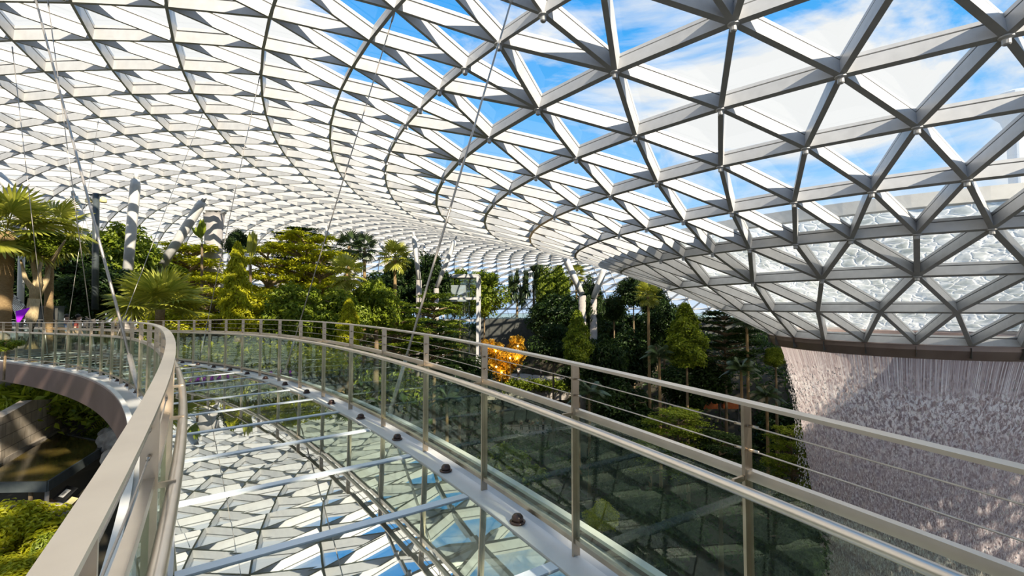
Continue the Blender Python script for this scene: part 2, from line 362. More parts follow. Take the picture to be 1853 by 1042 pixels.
def beams(d0, d1, wf, sel=None):
    E_ = edges if sel is None else edges[sel]; W_ = (WB if sel is None else WB[sel]) * wf; D_ = DB if sel is None else DB[sel]
    a, b = E_[:, 0], E_[:, 1]; P, Q = nodes[a], nodes[b]; n1, n2 = norm[a], norm[b]
    s = np.cross(Q - P, n1 + n2); s /= np.linalg.norm(s, axis=1)[:, None]; s *= (W_ / 2)[:, None]
    V = np.stack([P - s + n1 * (d0 * D_)[:, None], P + s + n1 * (d0 * D_)[:, None], P + s + n1 * (d1 * D_)[:, None], P - s + n1 * (d1 * D_)[:, None],
                  Q - s + n2 * (d0 * D_)[:, None], Q + s + n2 * (d0 * D_)[:, None], Q + s + n2 * (d1 * D_)[:, None], Q - s + n2 * (d1 * D_)[:, None]], 1)
    q = np.array([(0, 1, 2, 3), (7, 6, 5, 4), (0, 4, 5, 1), (1, 5, 6, 2), (2, 6, 7, 3), (3, 7, 4, 0)])
    Fc = (np.arange(len(E_))[:, None, None] * 8 + q[None]).reshape(-1, 4)
    return V.reshape(-1, 3), Fc
def joinvf(L):
    V = []; Fc = []; b = 0
    for v, f in L: V.append(v); Fc.append(f + b); b += len(v)
    return np.concatenate(V), np.concatenate(Fc)
ceil = link_mesh('ceiling', np_mesh('ceiling', *joinvf([beams(0, .70, 1), beams(.80, 1.0, .8)])), MAT['painted_steel'])
tag(ceil, 'white steel triangular lattice roof curving down to the funnel', 'roof', kind='structure')
link_mesh('glazing_channel', np_mesh('glazing_channel', *beams(.70, .80, .35)), MAT['gasket'], ceil)
GV = nodes + norm * .50
pane = link_mesh('glass_panes', np_mesh('glass_panes', GV, tris), MAT['roof_glass'], ceil)
# small steel caps hanging under the lattice nodes near the bridge
capm = MB().lathe([(.05, -.16), (.07, -.14), (.07, -.05), (.12, -.02), (.12, .01)], 10)
capme = None
for k in range(2, 9):
    for j, a in enumerate(angs[k]):
        p = nodes[base[k] + j]
        if p[1] > 6 and 195 < math.degrees(a) < 262 and math.hypot(p[0], p[1]) < 34:
            if capme is None: o = capm.build('node_cap', MAT['painted_steel'], ceil); capme = o.data
            else: o = link_mesh('node_cap', capme, None, ceil)
            o.location = Vector(p)
# rim ring of the oculus
def ringsweep(cx, cy, r, prof_, n=96):
    pts = [Vector((cx + r * math.cos(-2 * PI * i / n), cy + r * math.sin(-2 * PI * i / n), 0)) for i in range(n + 1)]
    return MB().sweep(pts, prof_)
rim = ringsweep(xk[0], yk[0], rk[0], [(-.10, -1.83), (.02, -1.84), (.02, -2.06), (.22, -2.50), (.42, -2.52), (.9, -2.05), (.9, -1.75), (.2, -1.7)]).build('trim_1', MAT['rim_cladding'])
tag(rim, 'dark metal rim ring at the bottom of the glass funnel', 'rim', kind='structure')
seam = MB()
for a in angs[0]:
    seam.box((xk[0] + (rk[0] - .12) * math.cos(a), yk[0] + (rk[0] - .12) * math.sin(a), -2.15), (.34, .012, .50), a)
seam.build('seam', MAT['gasket'], rim)
# water running over the outside of the funnel
def froth_mesh():
    nu, nv = 420, 110; V = []
    for i in range(nv):
        k = i / (nv - 1) * 3.22; cx, cy, r, z = prof(k)
        for j in range(nu):
            a = 2 * PI * j / nu; n = (-math.cos(a) * .55, -math.sin(a) * .55, .83)
            p = Vector((cx + r * math.cos(a), cy + r * math.sin(a), z))
            h = .80 + .10 * noise.noise(p * 1.4) + .05 * noise.noise(p * 3.3)
            V.append((p.x + n[0] * h, p.y + n[1] * h, p.z + n[2] * h))
    Fc = [(i * nu + j, i * nu + (j + 1) % nu, (i + 1) * nu + (j + 1) % nu, (i + 1) * nu + j) for i in range(nv - 1) for j in range(nu)]
    return np_mesh('roof_water', V, Fc, True)
rw = link_mesh('roof_water', froth_mesh(), MAT['froth_water'])
tag(rw, 'frothy white water sheet running down over the outside of the glass funnel', 'water', kind='stuff')
cx, cy, r_, z_ = prof(3.25)
gut = ringsweep(cx, cy, r_ - .35, [(-.22, z_ + .55), (.22, z_ + .55), (.22, z_ + .98), (.10, z_ + .98), (.10, z_ + .75), (-.10, z_ + .75), (-.10, z_ + .98), (-.22, z_ + .98)], 120).build('trim_2', MAT['white_trim'])
tag(gut, 'white weir gutter ring around the top of the wet glass funnel', 'gutter', kind='structure')
# the falling water column
def fall_mesh():
    nu, nv = 720, 220; V = []; UV = []
    prf = [(0, -.62), (.6, -.80), (1.5, -1.05), (3, -1.42), (5, -1.78), (8, -2.15), (12, -2.5), (19.5, -2.7)]
    for i in range(nv):
        d = 19.5 * (i / (nv - 1)) ** 1.25; dr = np.interp(d, [q[0] for q in prf], [q[1] for q in prf])
        amp = min(.16, max(0, (d - 1.0) * .05))
        for j in range(nu + 1):
            a = 2 * PI * j / nu
            q = Vector((math.cos(a) * 7, math.sin(a) * 7, 0))
            r = rk[0] + dr + .05 * noise.noise(Vector((q.x * 2.2, q.y * 2.2, d * .15))) + amp * noise.noise(Vector((q.x * 2.6, q.y * 2.6, d * 1.8)))
            V.append((xk[0] + r * math.cos(a), yk[0] + r * math.sin(a), -2.44 - d)); UV.append((a * 7, d))
    n1 = nu + 1
    Fc = np.array([(i * n1 + j, i * n1 + j + 1, (i + 1) * n1 + j + 1, (i + 1) * n1 + j) for i in range(nv - 1) for j in range(nu)])
    me = np_mesh('waterfall', V, Fc, True); ul = me.uv_layers.new(name='UVMap')
    ul.data.foreach_set('uv', np.array(UV, np.float32)[Fc.ravel()].ravel()); return me
wf = link_mesh('waterfall', fall_mesh(), MAT['falling_water'])
tag(wf, 'round curtain of white water falling from the dark rim of the glass funnel', 'waterfall', kind='stuff')
# spray drops around the edge of the curtain
nd = 9000; a = rng.uniform(0, 2 * PI, nd); d = 19 * rng.uniform(0.06, 1, nd) ** 1.1
r = rk[0] - .9 - .16 * d + .006 * d * d + rng.normal(0, 1, nd) * (.03 + .018 * d) + .12
P = np.stack([xk[0] + r * np.cos(a), yk[0] + r * np.sin(a), -2.44 - d], 1); s = rng.uniform(.010, .028, nd)
tet = np.array([(1, 1, 2.5), (-1, -1, 2.5), (-1, 1, -2.5), (1, -1, -2.5)], float)
V = (P[:, None, :] + tet[None] * s[:, None, None]).reshape(-1, 3)
Fc = (np.arange(nd)[:, None, None] * 4 + np.array([(0, 2, 1), (0, 1, 3), (0, 3, 2), (1, 2, 3)])[None]).reshape(-1, 3)
simple('spray', (.85, .82, .82), (.9, .88, .88), .5)
tag(link_mesh('water_spray', np_mesh('water_spray', V, Fc), MAT['spray']), 'fine white spray drops flying off the falling water column', 'spray', kind='stuff')
#--BRIDGE
# ------------------------------------------------------------------ glass footbridge (two concentric arcs)
BC = Vector((-33.31, -19.40, 0)); RO, RI = 40.50, 38.298
DT = math.radians(1.64); T0 = math.radians(33.62)
def top_z(t):
    s = (t - T0) / DT * 1.16 - 5.8
    return -.265 - (.30 * (1 - math.exp(-s * s / 110)) if s > 0 else .0034 * s * s)
def bp(r, t, dz=0.0):    # point on the bridge, dz measured from the deck
    return Vector((BC.x + r * math.cos(t), BC.y + r * math.sin(t), top_z(t) - 1.25 + dz))
def arc(r, dz, i0=-4.0, i1=27.0, step=.25):
    n = int(round((i1 - i0) / step)); return [bp(r, T0 + DT * (i0 + step * q), dz) for q in range(n + 1)]
bridge = empty('footbridge', bp((RO + RI) / 2, T0 + DT * 3), 'curved glass-floored footbridge with dark steel edge girders crossing the valley', 'footbridge')
def bpart(mb, name, m, smooth=False, parent=bridge): return mb.build(name, MAT[m], parent, smooth, True)
I0, I1 = -4, 27
for i in range(I0, I1):
    mb = MB(); ta, tb = T0 + DT * i, T0 + DT * (i + 1); e = .0004
    vs = []
    for t in (ta + e, (ta + tb) / 2, tb - e):
        for r in (RI + .055, RO - .17): vs += [bp(r, t, 0), bp(r, t, -.05)]
    mb.add(vs, [(0, 4, 6, 2), (1, 3, 7, 5), (4, 8, 10, 6), (5, 7, 11, 9), (0, 2, 3, 1), (8, 9, 11, 10), (0, 1, 5, 4), (4, 5, 9, 8), (2, 6, 7, 3), (6, 10, 11, 7)])
    bpart(mb, 'deck_panel', 'deck_glass')
    t = ta; mb = MB(); u = Vector((math.cos(t), math.sin(t), 0)); R = Matrix.Rotation(t, 3, 'Z')
    mb.box(bp((RI + RO) / 2 - .058, t, .002), (RO - RI - .24, .085, .012), M=R); bpart(mb, 'deck_joint', 'joint')
    mb = MB(); mb.box(bp((RI + RO) / 2, t, -.16), (RO - RI - .3, .06, .18), M=R); bpart(mb, 'cross_beam', 'painted_steel')
for name, r, sgn in (('inner', RI, -1), ('outer', RO, 1)):
    # edge strip between glass and rail, outer shelf with a white lip, box girder below
    bpart(MB().sweep(arc(r, 0), [(sgn * .02, -.05), (sgn * .02, .012), (-.17 if sgn > 0 else .055, .012), (-.17 if sgn > 0 else .055, -.05)]), 'edge_strip', 'white_trim')
    bpart(MB().sweep(arc(r, 0), [(sgn * .02, -.03), (sgn * .02, -.015), (sgn * .24, -.015), (sgn * .24, -.03)]), 'edge_shelf', 'column_steel')
    bpart(MB().sweep(arc(r, 0), [(sgn * .235, -.62), (sgn * .235, .03), (sgn * .26, .03), (sgn * .275, -.02), (sgn * .275, -.60)]), 'edge_girder', 'girder')
    bpart(MB().sweep(arc(r, 0), [(sgn * .225, .025), (sgn * .225, .05), (sgn * .285, .05), (sgn * .285, .025)]), 'edge_lip', 'white_trim')
    bpart(MB().sweep(arc(r, 0), [(sgn * .235, -.62), (sgn * .235, -.60), (sgn * -.5, -.72), (sgn * -.5, -.74)]), 'girder_flange', 'girder')
for r in (38.98, 39.12):
    bpart(MB().tube(arc(r, -.30, step=.5), .035, 8), 'floor_pipe', 'cabinet_metal', True)
def make_rail(name, r, sgn, label):
    rail = empty(name, bp(r, T0 + DT * 3), label, 'railing')
    P = lambda mb, nm, m, s=False, par=None: mb.build(nm, MAT[m], par or rail, s, par is None)
    P(MB().sweep(arc(r, 1.25), [(-.032, -.008), (.032, -.008), (.032, .008), (-.032, .008)]), 'top_rail', 'brushed_rail')
    P(MB().sweep(arc(r, .945), [(-.016, -.028), (.020, -.028), (.020, .016), (-.016, .016)]), 'cap_rail', 'brushed_rail')
    P(MB().sweep(arc(r, .11), [(-.018, -.016), (.018, -.016), (.018, .016), (-.018, .016)]), 'bottom_rail', 'stainless')
    P(MB().tube(arc(r - sgn * (.115 if sgn > 0 else .08), .905), .025, 12), 'handrail', 'brushed_rail', True)
    for h in (1.045, 1.15): P(MB().tube(arc(r, h, step=.5), .0035, 6), 'wire', 'cable_steel', True)
    ferr = {}
    for i in range(I0, I1 + 1):
        t = T0 + DT * i; R = Matrix.Rotation(t, 3, 'Z'); b = bp(r, t)
        mb = MB(); mb.box(b + Vector((0, 0, .62)), (.058, .014, 1.245), M=R)
        post = P(mb, 'post', 'stainless'); post['_'] = 0; del post['_']
        u = Vector((math.cos(t), math.sin(t), 0)); tg = Vector((-math.sin(t), math.cos(t), 0))
        mb = MB(); mb.box(b - u * sgn * (.07 if sgn > 0 else .05) + Vector((0, 0, .925)), (.075, .012, .022), M=R); o = mb.build('handrail_bracket', MAT['stainless'], post); o.data.transform(Matrix.Translation(-rail.location))
        for h in (1.045, 1.15):
            mb = MB().tube([b + Vector((0, 0, h)) - tg * .055, b + Vector((0, 0, h)) - tg * .012], .007, 8).tube([b + Vector((0, 0, h)) + tg * .012, b + Vector((0, 0, h)) + tg * .055], .007, 8)
            o = mb.build('wire_end', MAT['stainless'], post, True); o.data.transform(Matrix.Translation(-rail.location))
        if i < I1:
            ta, tb = t + .0003, t + DT - .0003; vs = []
            for q in (ta, (ta + tb) / 2, tb):
                for rr in (r - .006, r + .006): vs += [bp(rr, q, .126), bp(rr, q, .918)]
            P(MB().add(vs, [(0, 1, 5, 4), (4, 5, 9, 8), (2, 6, 7, 3), (6, 10, 11, 7), (0, 4, 6, 2), (4, 8, 10, 6), (1, 3, 7, 5), (5, 7, 11, 9), (0, 2, 3, 1), (8, 9, 11, 10)]), 'glass_panel', 'rail_glass')
    return rail
make_rail('outer_railing', RO, 1, 'steel and glass railing with wire strands along the outer edge of the footbridge, waterfall side')
make_rail('inner_railing', RI, -1, 'steel and glass railing along the inner edge of the footbridge, above the pond')
# domed deck lights on the edge strips, one between each pair of posts
ORD = ['nearest', 'second', 'third', 'fourth', 'fifth', 'sixth', 'seventh', 'eighth', 'ninth', 'tenth', 'eleventh', 'twelfth', 'thirteenth', 'fourteenth', 'fifteenth', 'sixteenth', 'seventeenth', 'eighteenth', 'nineteenth', 'twentieth',
       'twenty-first', 'twenty-second', 'twenty-third', 'twenty-fourth', 'twenty-fifth', 'twenty-sixth', 'twenty-seventh', 'twenty-eighth', 'twenty-ninth', 'thirtieth']
dl0 = None
def deck_light(r, i, sgn, label):
    global dl0
    t = T0 + DT * (i + .47); e = empty('deck_light', bp(r - (.085 if sgn > 0 else -.03), t, .012), label, 'light', 'domed lights on the footbridge edge')
    if dl0 is None:
        a = MB().lathe([(.056, 0), (.060, .012), (.052, .018)], 20).build('flange', MAT['dark_fixture'], e, True)
        b = MB().lathe([(.046, .014), (.042, .045), (.030, .060), (.010, .066)], 20).build('dome', MAT['dark_fixture'], e, True)
        dl0 = (a.data, b.data)
    else:
        link_mesh('flange', dl0[0], None, e); link_mesh('dome', dl0[1], None, e)
for n, i in enumerate(range(0, 14)):
    deck_light(RO, i, 1, ORD[n] + ' dark domed light from the camera along the outer railing')
for n, i in enumerate(range(6, 10)):
    deck_light(RI, i, -1, ORD[n] + ' dark domed light from the camera along the inner railing')
#--CABLES
# ------------------------------------------------------------------ suspension cables from roof nodes to the bridge edge
def deck_hit(px, py):
    a, z = ray(px, py); best = None
    Dp = -1.58 / z
    for i in range(300):
        D = .5 + i * .1; x = a * D; rr = math.hypot(x - BC.x, D - BC.y)
    return Vector((a * Dp, Dp, -1.58))
cables = [((255, 722), (62, -10), .032, 'thick steel suspension rod leaning over the inner railing, thickest of all cables'),
          ((86, 641), (22, 84), .014, 'thin suspension cable farthest left, down to the far stretch of the footbridge'),
          ((174, 659), (86, -4), .014, 'thin suspension cable just left of the thick rod, running off the top of the view'),
          ((116, 634), (178, 218), .010, 'short thin suspension cable hung in front of the dark trees left of the leaning columns'),
          ((191, 663), (366, 207), .012, 'thin suspension cable passing the low sunlit fan palm'),
          ((361, 650), (470, 138), .014, 'thin suspension cable passing in front of the sunlit layered trees'),
          ((514, 676), (714, 22), .018, 'suspension cable rising to a bright roof node above the middle of the bridge'),
          ((701, 762), (928, -8), .024, 'nearest suspension cable beside the outer railing, crossing blue sky')]
for (b, t, r, lab) in cables:
    B = deck_hit(*b); a, z = ray(*t); T = None
    # walk up the roof along the sight line of the upper end
    for i in range(30, 900):
        D = i * .1
        if roof_z(a * D, D) < z * D: T = Vector((a * D, D, z * D)); break
    if T is None: T = B + Vector((0, 0, 9))
    e = empty('suspension_cable', B, lab, 'cable', 'cables holding the footbridge')
    d = (T - B).normalized(); L = (T - B).length
    MB().tube([B, B + d * L], r * .8, 8).build('strand', MAT['cable_steel'], e, True, True)
    MB().tube([B, B + d * .9], r * 1.25, 10).build('turnbuckle', MAT['cable_steel'], e, True, True)
    MB().tube([T - d * .25, T - d * .02], r * 1.3, 10).build('socket', MAT['painted_steel'], e, True, True)
# ------------------------------------------------------------------ tubular roof columns
CP = [(-16.5, 16.5, -6.5), (-18.5, 17, -5.2), (-20, 21, -3.4), (-15, 20, -5.2), (-10, 14, -7), (-26, 20, -2.2), (-32, 32, -2.2), (-20, 26, -2.2), (-12, 24, -3.6), (-11, 40, -6), (-25, 46, -2.2), (-10, 19.5, -3.2), (-12.5, 21.5, -2.8), (-6.5, 22, -4.5), (-13, 18, -4.8), (-6, 30, -10), (-2, 52, -16), (-16, 60, -2.2), (-40, 40, -2.2), (-20, 80, -2.2),
      (-13, 9, -6.4), (-14, 13, -6.4), (-8, 7, -7.5), (-9, 10, -6.6), (-20, 9, -6), (-21, 13, -5), (-5, 3, -9), (-5, 15, -5.5), (0, 5, -12), (5, 5, -15), (-2, 12, -10), (3, 20, -16), (-1, 24, -10), (4, 34, -15), (10, 10, -18),
      (23, 27, -22), (15, 27, -21.5), (23, 17, -21), (32, 27, -22), (14, 45, -20), (4, 62, -20), (1, 72, -21), (12, 60, -17), (25, 50, -17), (20, 70, -10), (32, 62, -9), (40, 50, -10), (30, 80, -5), (45, 66, -5), (50, 40, -8), (60, 60, -3),
      (-7, 66, -15), (-12, 72, -3), (-14, 88, -3), (8, 84, -8.5), (26, 88, -7.5), (40, 86, -6), (0, 100, -3), (-4, 40, -14), (-3, 80, -13), (40, 100, -3), (60, 90, -3), (0, -20, -15), (-30, -10, -8), (40, 0, -18), (-50, 30, -2.2), (-50, 90, -2.2), (80, 40, -3), (60, 120, -3), (-50, -30, -4), (80, -30, -10)]
CPa = np.array(CP, float)
def ground(x, y):
    d2 = (CPa[:, 0] - x) ** 2 + (CPa[:, 1] - y) ** 2; w_ = 1 / (d2 + 2.0) ** 1.7
    return float((w_ * CPa[:, 2]).sum() / w_.sum())
cols = [((247, 312), (228, 525), 8, 'tall light grey tube column leaning slightly right, left of the pair over the layered trees'),
        ((372, 356), (283, 497), 8, 'grey tube column leaning strongly right above the low fan palm'),
        ((-12, 305), (36, 362), 8, 'grey tube column leaning left out of the frame above the big fan palm'),
        ((131, 345), (166, 470), 7, 'tapered white strut leaning left between palm crown and lamp post'),
        ((656, 420), (631, 522), 5.5, 'slim grey tube column leaning right behind the twin palms'),
        ((590, 411), (598, 452), 5, 'short visible grey column over the widest layered tree'),
        ((491, 416), (506, 434), 4, 'stub of grey column peeking over the left layered tree'),
        ((748, 420), (758, 505), 4.5, 'slim grey column leaning left beside the tall single palm'),
        ((826, 428), (790, 520), 4.2, 'slim grey column leaning right just left of the glass lift tower'),
        ((1018, 455), (1053, 533), 6, 'grey column leaning left below the funnel edge, left leg of a V'),
        ((1096, 480), (1074, 540), 6, 'grey column leaning right below the funnel edge, right leg of a V'),
        ((683, 436), (699, 456), 3, 'thin distant strut leaning left behind the single palm crown'),
        ((768, 440), (766, 512), 3, 'thin white distant column straight behind the dark tree left of the lift tower')]
for (t, b, rp, lab) in cols:
    T = roof_hit(*t) if t[0] < 1000 else at(*t, 51); D = T.y; Bm = at(b[0], b[1], D + .02); d = (Bm - T).normalized()
    L = (Bm - T).length; r = rp / F * D
    e = empty('support_column', T + d * L, lab, 'column', 'inclined tube columns under the roof')
    MB().tube([T + d * .45, T + d * .9, T + d * (L * .5), T + d * L], [r * .8, r, r, r * .95], 16).build('shaft', MAT['column_steel'], e, True, True)
    gz = min(ground(*(T + d * L).xy), (T + d * L).z - .3) - .3
    MB().tube([T + d * (L + .1), Vector((*(T + d * L).xy, gz))], [r * 1.1, r * 1.25], 14).build('plinth', MAT['concrete'], e, True, True)
    MB().tube([T, T + d * .45], [r * .35, r * .5], 12).build('pin_joint', MAT['column_steel'], e, True, True)
#--TERRAIN
# ------------------------------------------------------------------ planted ground
gx = np.arange(-62, 92, 2.0); gy = np.arange(-36, 126, 2.0)
V = [(x, y, ground(x, y) + .25 * noise.noise(Vector((x * .3, y * .3, 0)))) for y in gy for x in gx]; nx = len(gx)
Fc = [(j * nx + i, j * nx + i + 1, (j + 1) * nx + i + 1, (j + 1) * nx + i) for j in range(len(gy) - 1) for i in range(nx - 1)]
tag(link_mesh('ground', np_mesh('ground', V, Fc, True), MAT['soil']), 'dark planted soil sloping down into the valley', 'ground', kind='structure')
# ------------------------------------------------------------------ leaves and plants
def leaf_mesh(name, P, Nn, size, aspect=.5, fold=.18, zq=1.0):
    """diamond leaves, folded along the midrib; P positions, Nn preferred normals"""
    n = len(P); Nn = Nn / (np.linalg.norm(Nn, axis=1)[:, None] + 1e-9)
    t = rng.normal(size=(n, 3)); t -= (t * Nn).sum(1)[:, None] * Nn; t /= np.linalg.norm(t, axis=1)[:, None]
    s = np.cross(Nn, t); L = (size * rng.uniform(.7, 1.3, n))[:, None] if not hasattr(size, '__len__') else size[:, None]
    V = np.stack([P, P + t * L * .5 + s * L * aspect * .5 + Nn * L * fold, P + t * L - Nn * L * .1, P + t * L * .5 - s * L * aspect * .5 + Nn * L * fold], 1)
    if zq != 1.0: V = P[:, None, :] + (V - P[:, None, :]) * np.array([1, 1, zq])
    V = V.reshape(-1, 3)
    b = np.arange(n)[:, None] * 4
    return V, np.concatenate([b + np.array([[0, 1, 2]]), b + np.array([[0, 2, 3]])], 0)
def crown_layered(seed, leaves=15000, size=.062):
    g = np.random.default_rng(seed); P = []; Nn = []; tiers = 7; pads = []
    for i in range(tiers):
        z = -.05 - .92 * i / (tiers - 1); R = .28 + .72 * min(1, (i + .6) / 3.6) * (1 - .18 * max(0, i - 5))
        nb = 3 + int(5 * R)
        for b in range(nb):
            a = 2 * PI * (b + g.uniform(-.3, .3)) / nb + i * .9; rr = R * g.uniform(.35, .85)
            pads.append((rr * math.cos(a), rr * math.sin(a), z + g.uniform(-.05, .05), g.uniform(.16, .30)))
    per = leaves // len(pads)
    for x, y, z, s in pads:
        q = g.normal(size=(per, 2)) * .5; P.append(np.c_[x + q[:, 0] * s, y + q[:, 1] * s, z + g.normal(size=per) * .010 - .05 * (q ** 2).sum(1) * s])
        m = g.normal(size=(per, 3)) * .35; m[:, 2] += 1; Nn.append(m)
    V, Fc = leaf_mesh('c', np.concatenate(P), np.concatenate(Nn), size, zq=.5)
    return np_mesh('layered_crown', V, Fc), pads
def crown_round(seed, leaves=9500, size=.10, squash=1.0, lumps=26):
    g = np.random.default_rng(seed); P = []; Nn = []; per = leaves // lumps
    for i in range(lumps):
        d = g.normal(size=3); d /= np.linalg.norm(d); r = g.uniform(.35, .72); c = d * r * np.array([1, 1, .5]); c[2] -= .5
        s = g.uniform(.2, .36); q = g.normal(size=(per, 3)); q /= np.linalg.norm(q, axis=1)[:, None]
        rad = s * g.uniform(.6, 1.05, per)[:, None]; P.append(c + q * rad * np.array([1, 1, .62])); Nn.append(q + np.array([0, 0, .7]) + g.normal(size=(per, 3)) * .4)
    V, Fc = leaf_mesh('c', np.concatenate(P), np.concatenate(Nn), size, zq=.6)
    return np_mesh('round_crown', V, Fc)
def crown_cone(seed, leaves=8000, size=.13):
    g = np.random.default_rng(seed); z = -g.uniform(0, 1, leaves) ** .8; a = g.uniform(0, 2 * PI, leaves)
    R = (.12 + .88 * np.minimum(1, -z * 1.5) ** .8) * (1 - .25 * np.maximum(0, -z - .75) / .25) * (1 + .22 * np.sin(a * 3 + z * 17) + .15 * np.sin(a * 5 - z * 31)) * g.uniform(.72, 1.0, leaves)
    P = np.c_[R * np.cos(a), R * np.sin(a), z]; Nn = np.c_[np.cos(a), np.sin(a), np.full(leaves, .6)] + g.normal(size=(leaves, 3)) * .4
    return np_mesh('cone_crown', *leaf_mesh('c', P, Nn, size * g.uniform(.6, 1.3, leaves) * 1.5, zq=.22))
def fan_frond(g, seg=22, length=1.0, pet=.9, droop=.25):
    """one palmate frond: petiole along +x with a pleated fan at its end, fingers split and drooping"""
    V = []; Fc = []
    n = 5; w_ = .012
    for i in range(n + 1):
        x = pet * i / n; z = -.12 * (i / n) ** 2
        V += [(x, -w_, z), (x, w_, z), (x, 0, z + w_ * 1.6)]
    for i in range(n):
        b = i * 3; Fc += [(b, b + 3, b + 4, b + 1), (b + 1, b + 4, b + 5, b + 2), (b + 2, b + 5, b + 3, b)]
    hub = np.array((pet, 0, -.12)); rot = -.25
    for k in range(seg):
        a = math.radians(-140 + 280 * (k + .5) / seg); da = math.radians(280 / seg) * .5
        L = length * (.72 + .28 * math.cos(a * .55)) * g.uniform(.92, 1.06)
        rows = []
        for f_, wd in ((0.03, 1), (.35, 1), (.62, .95), (.82, .55), (1.0, .05)):
            dz = -droop * f_ ** 2.4 * L * g.uniform(.85, 1.15); row = []
            for e, up in ((-1, 0), (0, .05), (1, 0)):
                aa = a + e * da * wd; r = f_ * L
                x, y, z = r * math.cos(aa), r * math.sin(aa), dz + up * f_ * L * .6 * (wd > .5)
                row.append((hub[0] + x * math.cos(rot) + z * math.sin(-rot) * 0, hub[1] + y, hub[2] + z + x * math.sin(rot) * .5))
            rows.append(row)
        b = len(V)
        for row in rows: V += row
        for i in range(4):
            for j in range(2): Fc.append((b + i * 3 + j, b + i * 3 + j + 1, b + i * 3 + j + 4, b + i * 3 + j + 3))
    return np.array(V, float), np.array(Fc)
def palm_crown(seed, nf=26, pet=.62, length=.52, droop=.3, seg=16):
    g = np.random.default_rng(seed); L = []
    for i in range(nf):
        v, f = fan_frond(g, seg, length, pet, droop)
        el = math.radians(75 - 120 * (i / nf) + g.uniform(-12, 12)); az = i * 2.39996 + g.uniform(-.2, .2)
        M = np.array(Matrix.Rotation(az, 3, 'Z') @ Matrix.Rotation(-el, 3, 'Y')); L.append((v @ M.T, f))
    return np_mesh('palm_crown', *joinvf(L))
def spiky_crown(seed, heads=8, blades=110):
    g = np.random.default_rng(seed); V = []; Fc = []
    for h in range(heads):
        c = np.array([g.uniform(-.55, .55), g.uniform(-.55, .55), -.35 - g.uniform(0, .35)]) if h else np.array([0, 0, -.3])
        for b in range(blades):
            az = g.uniform(0, 2 * PI); el = g.uniform(-.3, 1.4); L = g.uniform(.35, .55); d = np.array([math.cos(az) * math.cos(el), math.sin(az) * math.cos(el), math.sin(el)]); s = np.array([-math.sin(az), math.cos(az), 0]) * .045
            m = c + d * L * .55; t = c + d * L - np.array([0, 0, .10 * math.cos(el)]); k = len(V)
            V += [c - s, c + s, m + s, m - s, t]; Fc += [(k, k + 1, k + 2), (k, k + 2, k + 3), (k + 3, k + 2, k + 4)]
    return np_mesh('spiky_crown', V, Fc)
def feather_crown(seed, nf=16):
    g = np.random.default_rng(seed); V = []; Fc = []
    for i in range(nf):
        az = i * 2.4 + g.uniform(-.2, .2); el = math.radians(75 - 75 * i / nf); d = np.array([math.cos(az), math.sin(az), 0]); s0 = np.array([-math.sin(az), math.cos(az), 0]); n = 22
        for j in range(2, n):
            u = j / n; p = d * (u * math.cos(el) + .0) * 1.0 + np.array([0, 0, u * math.sin(el) - .55 * u * u])
            for sg in (-1, 1):
                L = .30 * math.sin(PI * (u * .9 + .08)) + .04; t = p + s0 * sg * L + d * L * .45 - np.array([0, 0, L * .35]); k = len(V)
                q = d * .016; V += [p - q, p + q, (p + t) / 2 + q * 1.2, (p + t) / 2 - q * 1.2, t]; Fc += [(k, k + 1, k + 2), (k, k + 2, k + 3), (k + 3, k + 2, k + 4)]
    return np_mesh('feather_crown', V, Fc)
def paddle_crown(seed, nf=9):
    g = np.random.default_rng(seed); V = []; Fc = []
    for i in range(nf):
        az = g.uniform(0, 2 * PI); el = math.radians(g.uniform(48, 85)); d = np.array([math.cos(az) * math.cos(el), math.sin(az) * math.cos(el), math.sin(el)]); s = np.array([-math.sin(az), math.cos(az), 0]); up = np.cross(d, s); n = 8; k = len(V)
        for j in range(n + 1):
            u = j / n; w_ = .012 if u < .35 else .17 * math.sin(PI * min(1, (u - .33) / .67) ** .8) + .004; c = d * u - np.array([0, 0, .3 * u * u * math.cos(el)])
            V += [c - s * w_ - up * w_ * .35, c, c + s * w_ - up * w_ * .35]
        for j in range(n):
            for m in range(2): b = k + j * 3 + m; Fc.append((b, b + 1, b + 4, b + 3))
    return np_mesh('paddle_crown', V, Fc)
lay = [crown_layered(s) for s in (1, 2, 3)]
PRO = {'layered': [c[0] for c in lay], 'round': [crown_round(s) for s in (4, 5, 6)], 'cone': [crown_cone(s) for s in (7, 8)], 'palm': [palm_crown(s) for s in (9, 10)],
       'spiky': [spiky_crown(11)], 'feather': [feather_crown(12), feather_crown(13)], 'paddle': [paddle_crown(14), paddle_crown(15)], 'shrub': [crown_round(16, 2600, .13, 1, 12), crown_round(17, 2600, .13, 1, 12)]}
def trunk_mesh(seed, kind):
    mb = MB(); n = 10; m = 13; vs = []
    for i in range(m):
        u = i / (m - 1); r = (1.3 - .45 * u if kind == 'palm' else 1.3 - .9 * u) * (1 + .5 * max(0, .08 - u) / .08)
        ox, oy = .45 * math.sin(u * 3.1), .3 * math.sin(u * 4.4)
        vs += [(ox + r * math.cos(2 * PI * k / n), oy + r * math.sin(2 * PI * k / n), u) for k in range(n)]
    return mb.add(vs, [(i * n + k, i * n + (k + 1) % n, (i + 1) * n + (k + 1) % n, (i + 1) * n + k) for i in range(m - 1) for k in range(n)] + [tuple(range(n))[::-1], tuple((m - 1) * n + k for k in range(n))])
TR = {'palm': None, 'tree': None}
for k_ in TR:
    mb = trunk_mesh(3, k_); me = bpy.data.meshes.new('trunk_' + k_); me.from_pydata(mb.v, [], mb.f); me.polygons.foreach_set('use_smooth', np.ones(len(me.polygons), bool)); TR[k_] = me
